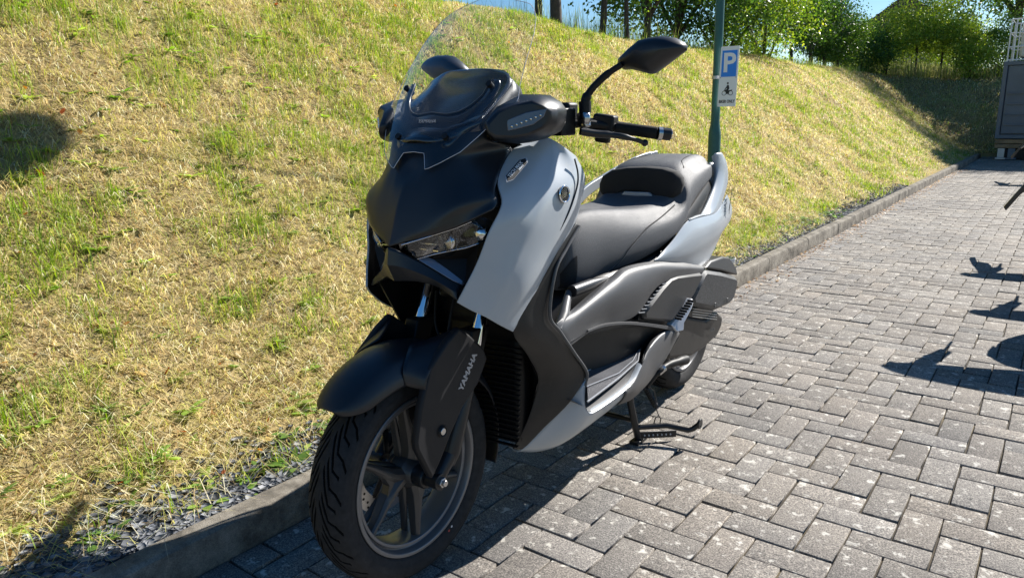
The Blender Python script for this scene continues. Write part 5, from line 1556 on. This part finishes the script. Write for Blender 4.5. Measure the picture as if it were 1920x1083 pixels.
# ================================================================== trees, shrubs, tall grass
M_bark = plain('bark', (0.055, 0.042, 0.032), .9, var=.4, vscale=18, grain=.8, gscale=40)
DARKG = [((.05, .12, .025), 3), ((.08, .17, .035), 3), ((.13, .23, .04), 1.5)]
MIDG = [((.10, .20, .035), 3), ((.15, .27, .05), 3), ((.24, .35, .06), 1.5)]
LITEG = [((.22, .35, .05), 3), ((.32, .44, .07), 3), ((.42, .48, .09), 1.5), ((.15, .26, .04), 1.5)]
def leafcloud(name, parent, C0, n, leaf, pal, clusters, spread, mat):
    """C0: list of (centre, radii) ellipsoids; leaves gather in clumps spread through them"""
    Vs = []; Cs = []
    cen = []; 
    vol = np.array([r_[0] * r_[1] * r_[2] for _, r_ in C0]); vol = vol / vol.sum()
    for k in range(clusters):
        c, r_ = C0[nrng.choice(len(C0), p=vol)]
        while True:
            p = nrng.uniform(-1, 1, 3); L = np.linalg.norm(p)
            if .25 < L < 1: break
        p = p / L * L ** .55
        cen.append(np.array(c) + p * np.array(r_))
    cen = np.array(cen); tone = nrng.normal(1, .17, len(cen)).clip(.55, 1.5)
    n = int(n * 1.6); ids = nrng.integers(0, len(cen), n)
    sz = nrng.uniform(.6, 1.4, len(cen))[ids]
    P = cen[ids] + nrng.normal(0, spread, (n, 3)) * sz[:, None] * np.array([1, 1, .75])
    s = leaf * .78 * nrng.uniform(.6, 1.35, n)
    a = nrng.normal(0, 1, (n, 3)); a[:, 2] -= .4; a /= np.linalg.norm(a, axis=1)[:, None]
    b_ = nrng.normal(0, 1, (n, 3)); b_ -= a * (a * b_).sum(1)[:, None]; b_ /= np.linalg.norm(b_, axis=1)[:, None]
    V = np.stack([P, P + a * s[:, None] * .45 + b_ * s[:, None] * .30, P + a * s[:, None], P + a * s[:, None] * .45 - b_ * s[:, None] * .30], 1)
    F = np.arange(n * 4).reshape(-1, 4)
    col = colmix(n, pal, .12) * tone[ids][:, None]
    if parent is not None: V = V - np.array(parent.location)[None, None]
    o = np_mesh(name, V, F, mat, colors=np.repeat(col, 4, 0))
    o.parent = parent
    return o
def tree(name, x, y, h, r, label, pal, n=4500, leaf=.075, trunk=.06, bare=.9, lean=(0, 0), group=None, cat='tree', z=None, squash=1.0, clus=110, spread=.16, fork=4):
    z = float(bank_z(x, y)) if z is None else z
    t = empty(name, (x, y, z), 0, label, cat, group)
    m = MB()
    top = Vector((lean[0], lean[1], h * .62))
    m.tube(crom([Vector((0, 0, -.1)), Vector((lean[0] * .2 + rnd.uniform(-.04, .04), lean[1] * .2, bare * .5)), Vector((lean[0] * .5, lean[1] * .5, bare + .1)), top], 4), [trunk * (1.25 - .9 * k / 12) for k in range(13)], 9)
    for k in range(fork):
        a = rnd.uniform(0, 2 * PI); q = rnd.uniform(.75, 1.5) * bare
        b0 = Vector((lean[0] * min(q / h, .5), lean[1] * min(q / h, .5), min(q, h * .5)))
        e = b0 + Vector((math.cos(a) * r * .7, math.sin(a) * r * .7, rnd.uniform(.25, .5) * h))
        m.tube(crom([b0, b0.lerp(e, .4) + Vector((0, 0, .12)), e], 3), [trunk * .5, trunk * .45, trunk * .4, trunk * .33, trunk * .25, trunk * .18, trunk * .1], 6)
    m.build('trunk', M_bark, t)
    C0 = [((x + lean[0], y + lean[1], z + (bare + h) / 2), (r, r, (h - bare) / 2 * squash))]
    for k in range(3):
        a = rnd.uniform(0, 2 * PI)
        C0.append(((x + lean[0] + math.cos(a) * r * .45, y + lean[1] + math.sin(a) * r * .45, z + bare + (h - bare) * rnd.uniform(.25, .75)), (r * .65, r * .65, (h - bare) * .28)))
    leafcloud('crown', t, C0, n, leaf, pal, clus, spread, M_leaf)
    return t
G1 = 'trees along the top of the bank'
tree('tree', -4.6, 5.35, 4.4, 1.25, 'leafy tree at the crest seen through the edge of the windscreen', MIDG, 5000, .08, .045, 1.15, group=G1)
tree('tree', -4.1, 5.0, 4.6, 1.1, 'thick twin-stemmed tree at the crest just right of the windscreen tip', MIDG, 3600, .08, .060, 1.5, group=G1)
tree('tree', -4.45, 6.65, 4.8, 1.2, 'slim dark trunk alone against the sky above the mirror arm', MIDG, 4200, .08, .042, 1.35, group=G1)
tree('tree', -4.3, 7.1, 3.9, .8, 'thin forked trunk directly above the left mirror', MIDG, 3600, .075, .032, 1.0, group=G1)
tree('tree', -4.75, 8.6, 4.6, 1.5, 'bushy broadleaf tree with forked stem above the mirror tip', MIDG, 14000, .085, .085, .35, group=G1, clus=170, spread=.19)
tree('tree', -5.3, 10.9, 4.8, 1.7, 'dark dense tree directly behind the lamp post', DARKG, 15000, .085, .08, .25, group=G1, clus=190, spread=.2)
tree('tree', -4.9, 12.2, 4.2, 1.5, 'tree with bright hanging branches right of the parking sign', MIDG, 15000, .08, .07, -.15, group=G1, clus=190, spread=.19)
tree('tree', -4.35, 13.0, 3.3, 1.05, 'pale green drooping bush right of the parking sign at the crest', LITEG, 9000, .07, .05, -.3, group=G1, clus=120, spread=.16)
for i, (x, y_, h, r, pal, lb) in enumerate(((-4.9, 16.6, 2.3, .85, DARKG, 'first dark slender tree right of the hanging branches'), (-4.9, 18.2, 2.1, .75, DARKG, 'second dark slender tree of the shaded row on the crest'), (-4.9, 19.6, 1.95, .75, DARKG, 'third dark slender tree of the shaded row on the crest'), (-4.8, 20.7, 1.6, .7, MIDG, 'low leaning tree at the end of the shaded row'), (-5.6, 15.4, 3.0, 1.1, MIDG, 'tall lighter tree behind the shaded row on the crest'))):
    tree('tree', x, y_, h, r, lb, pal, 6500, .075, .05, .45, group=G1, clus=110, spread=.16)
G2 = 'young trees along the far bank'
for x, y_, h, r, pal, bare, lb in ((-4.5, 22.3, 1.3, .75, DARKG, -.1, 'dense dark bush where the two banks meet'), (-3.95, 23.0, 1.9, .7, LITEG, .1, 'leaning yellow-green tree beside the dark bush'), (-3.25, 23.6, 2.5, .8, LITEG, .7, 'young tree with a straight bare trunk on the far bank'), (-2.6, 23.8, 2.4, .8, LITEG, .7, 'slender young tree in the middle of the far bank'), (-1.75, 22.9, 1.5, .5, LITEG, .15, 'small bright bush low on the far bank beside the container'), (-.9, 23.8, 1.8, .7, MIDG, .0, 'green bush half hidden by the container')):
    tree('young_tree', x, y_, h, r, lb, pal, 5200, .075, .035, bare, group=G2, clus=80, spread=.15)
tree('tree', -1.0, 27.0, 8.2, 3.6, 'large spreading tree reaching over the far bank above the container', DARKG + [((.13, .20, .03), 1.5)], 26000, .12, .16, 1.9, clus=330, spread=.30, group='tall trees behind the far bank')
tree('tree', 3.6, 26.0, 8.0, 3.0, 'tall dark tree behind the container', DARKG, 14000, .12, .16, 1.9, clus=220, spread=.30, group='tall trees behind the far bank')
for x, y_, h, r, lb in ((-5.4, 36.0, 2.7, 1.5, 'low round bush far behind, below the gable of the distant house'), (-3.6, 37.0, 2.8, 1.5, 'low round bush far behind the two slender young trees'), (-7.4, 35.0, 2.6, 1.4, 'low bush far behind the leaning yellow-green tree')):
    tree('bush', x, y_, h, r, lb, LITEG, 6000, .11, .06, .1, group='bushes in the meadow behind the far bank', cat='bush', clus=90, spread=.22)
# tall grass behind the crest
n = 22000; x = nrng.uniform(-9.5, -4.25, n); y = nrng.uniform(4.6, 22, n); z = bank_z(x, y)
ok, dd = keep_visible(x, y, z); x, y, z, dd = x[ok], y[ok], z[ok], dd[ok]; n = len(x)
blades('tall_grass', x, y, nrng.uniform(.15, .50, n) * np.where(y > 9, .6, 1), nrng.uniform(.004, .008, n) * np.clip(dd / 9, 1, 2), nrng.uniform(.05, .5, n), colmix(n, [((.40, .52, .10), 3), ((.52, .56, .18), 2), ((.60, .54, .28), 2), ((.28, .40, .07), 2)]), z, curl=.3)
n = 15000; x = nrng.uniform(-4.6, 4.0, n); y = nrng.uniform(22.6, 30, n); z = bank_z(x, y)
blades('meadow_grass', x, y, nrng.uniform(.2, .65, n), nrng.uniform(.012, .024, n), nrng.uniform(.05, .5, n), colmix(n, [((.30, .32, .10), 3), ((.44, .40, .20), 3), ((.20, .27, .06), 2)]), z, curl=.3)
# short growth on the far bank
n = 42000; x = nrng.uniform(-4.2, 2.5, n); y = nrng.uniform(18.3, 23.2, n); z = bank_z(x, y)
blades('far_bank_grass', x, y, nrng.uniform(.03, .10, n), nrng.uniform(.008, .016, n), nrng.uniform(.2, 1.4, n), colmix(n, STRAW + GREEN[:1] + [((.17, .12, .06), 6)], .25), z - .005, curl=.5)

# ================================================================== house beyond the trees
M_roof = plain('dark_roof_tiles', (.035, .028, .032), .6, var=.3, vscale=1.2, grain=.5, gscale=5)
M_wallh = plain('house_render', (.45, .42, .38), .8)
hs = empty('house', (-10.2, 62, 2.0), math.radians(8), 'distant house with a steep dark tiled roof above the young trees', 'house')
m = MB(); m.box((0, 0, 1.4), (9.0, 8, 3.6)); m.build('wall', M_wallh, hs)
m = MB(); m.prism([(-5.4, -4.6, 3.0), (5.4, -4.6, 3.0), (0.0, -4.6, 7.0)], (0, 9.2, 0)); rf = m.build('roof', M_roof, hs)
m = MB()
for k in range(9):
    t = k / 9
    m.bar((-5.4 + 5.4 * t, -4.66, 3.04 + 4 * t), (5.4 - 5.4 * t, -4.66, 3.04 + 4 * t), .05, .05)
m.build('tile_course', plain('roof_course', (.07, .05, .05), .6), rf)
for x in (-2.2, 2.2):
    m = MB(); m.box((x, -4.02, 1.6), (1.2, .08, 1.3)); w_ = m.build('window', M_signw, hs)
    m = MB(); m.box((x, -4.08, 1.6), (1.0, .04, 1.1)); m.build('pane', M_contd, w_)

# ================================================================== a dry stick on the chippings
tA = Vector((-1.02, -1.93, 0)); 
sp_a = CC + (CR.transposed() @ Vector(((-40 - 960) / CF, (1004 - 541.5) / CF, 1))) * 1.0
def ground_at(u, v, z):
    w = CR.transposed() @ Vector(((u - 960) / CF, (v - 541.5) / CF, 1))
    return CC + w * ((z - CC.z) / w.z)
a_, b_ = ground_at(-60, 1012, .135), ground_at(103, 929, .150)
m = MB(); m.tube(crom([a_, a_.lerp(b_, .35) + Vector((.004, .006, .004)), a_.lerp(b_, .7) + Vector((-.004, 0, .002)), b_], 5), [.0045 + .002 * (k % 3 == 0) for k in range(16)], 8)
st = m.build('stick', plain('dry_stick', (.50, .38, .26), .8, var=.3, vscale=40))
tag(st, 'pale dry stick lying on the slate chippings at the lower left edge', 'stick')
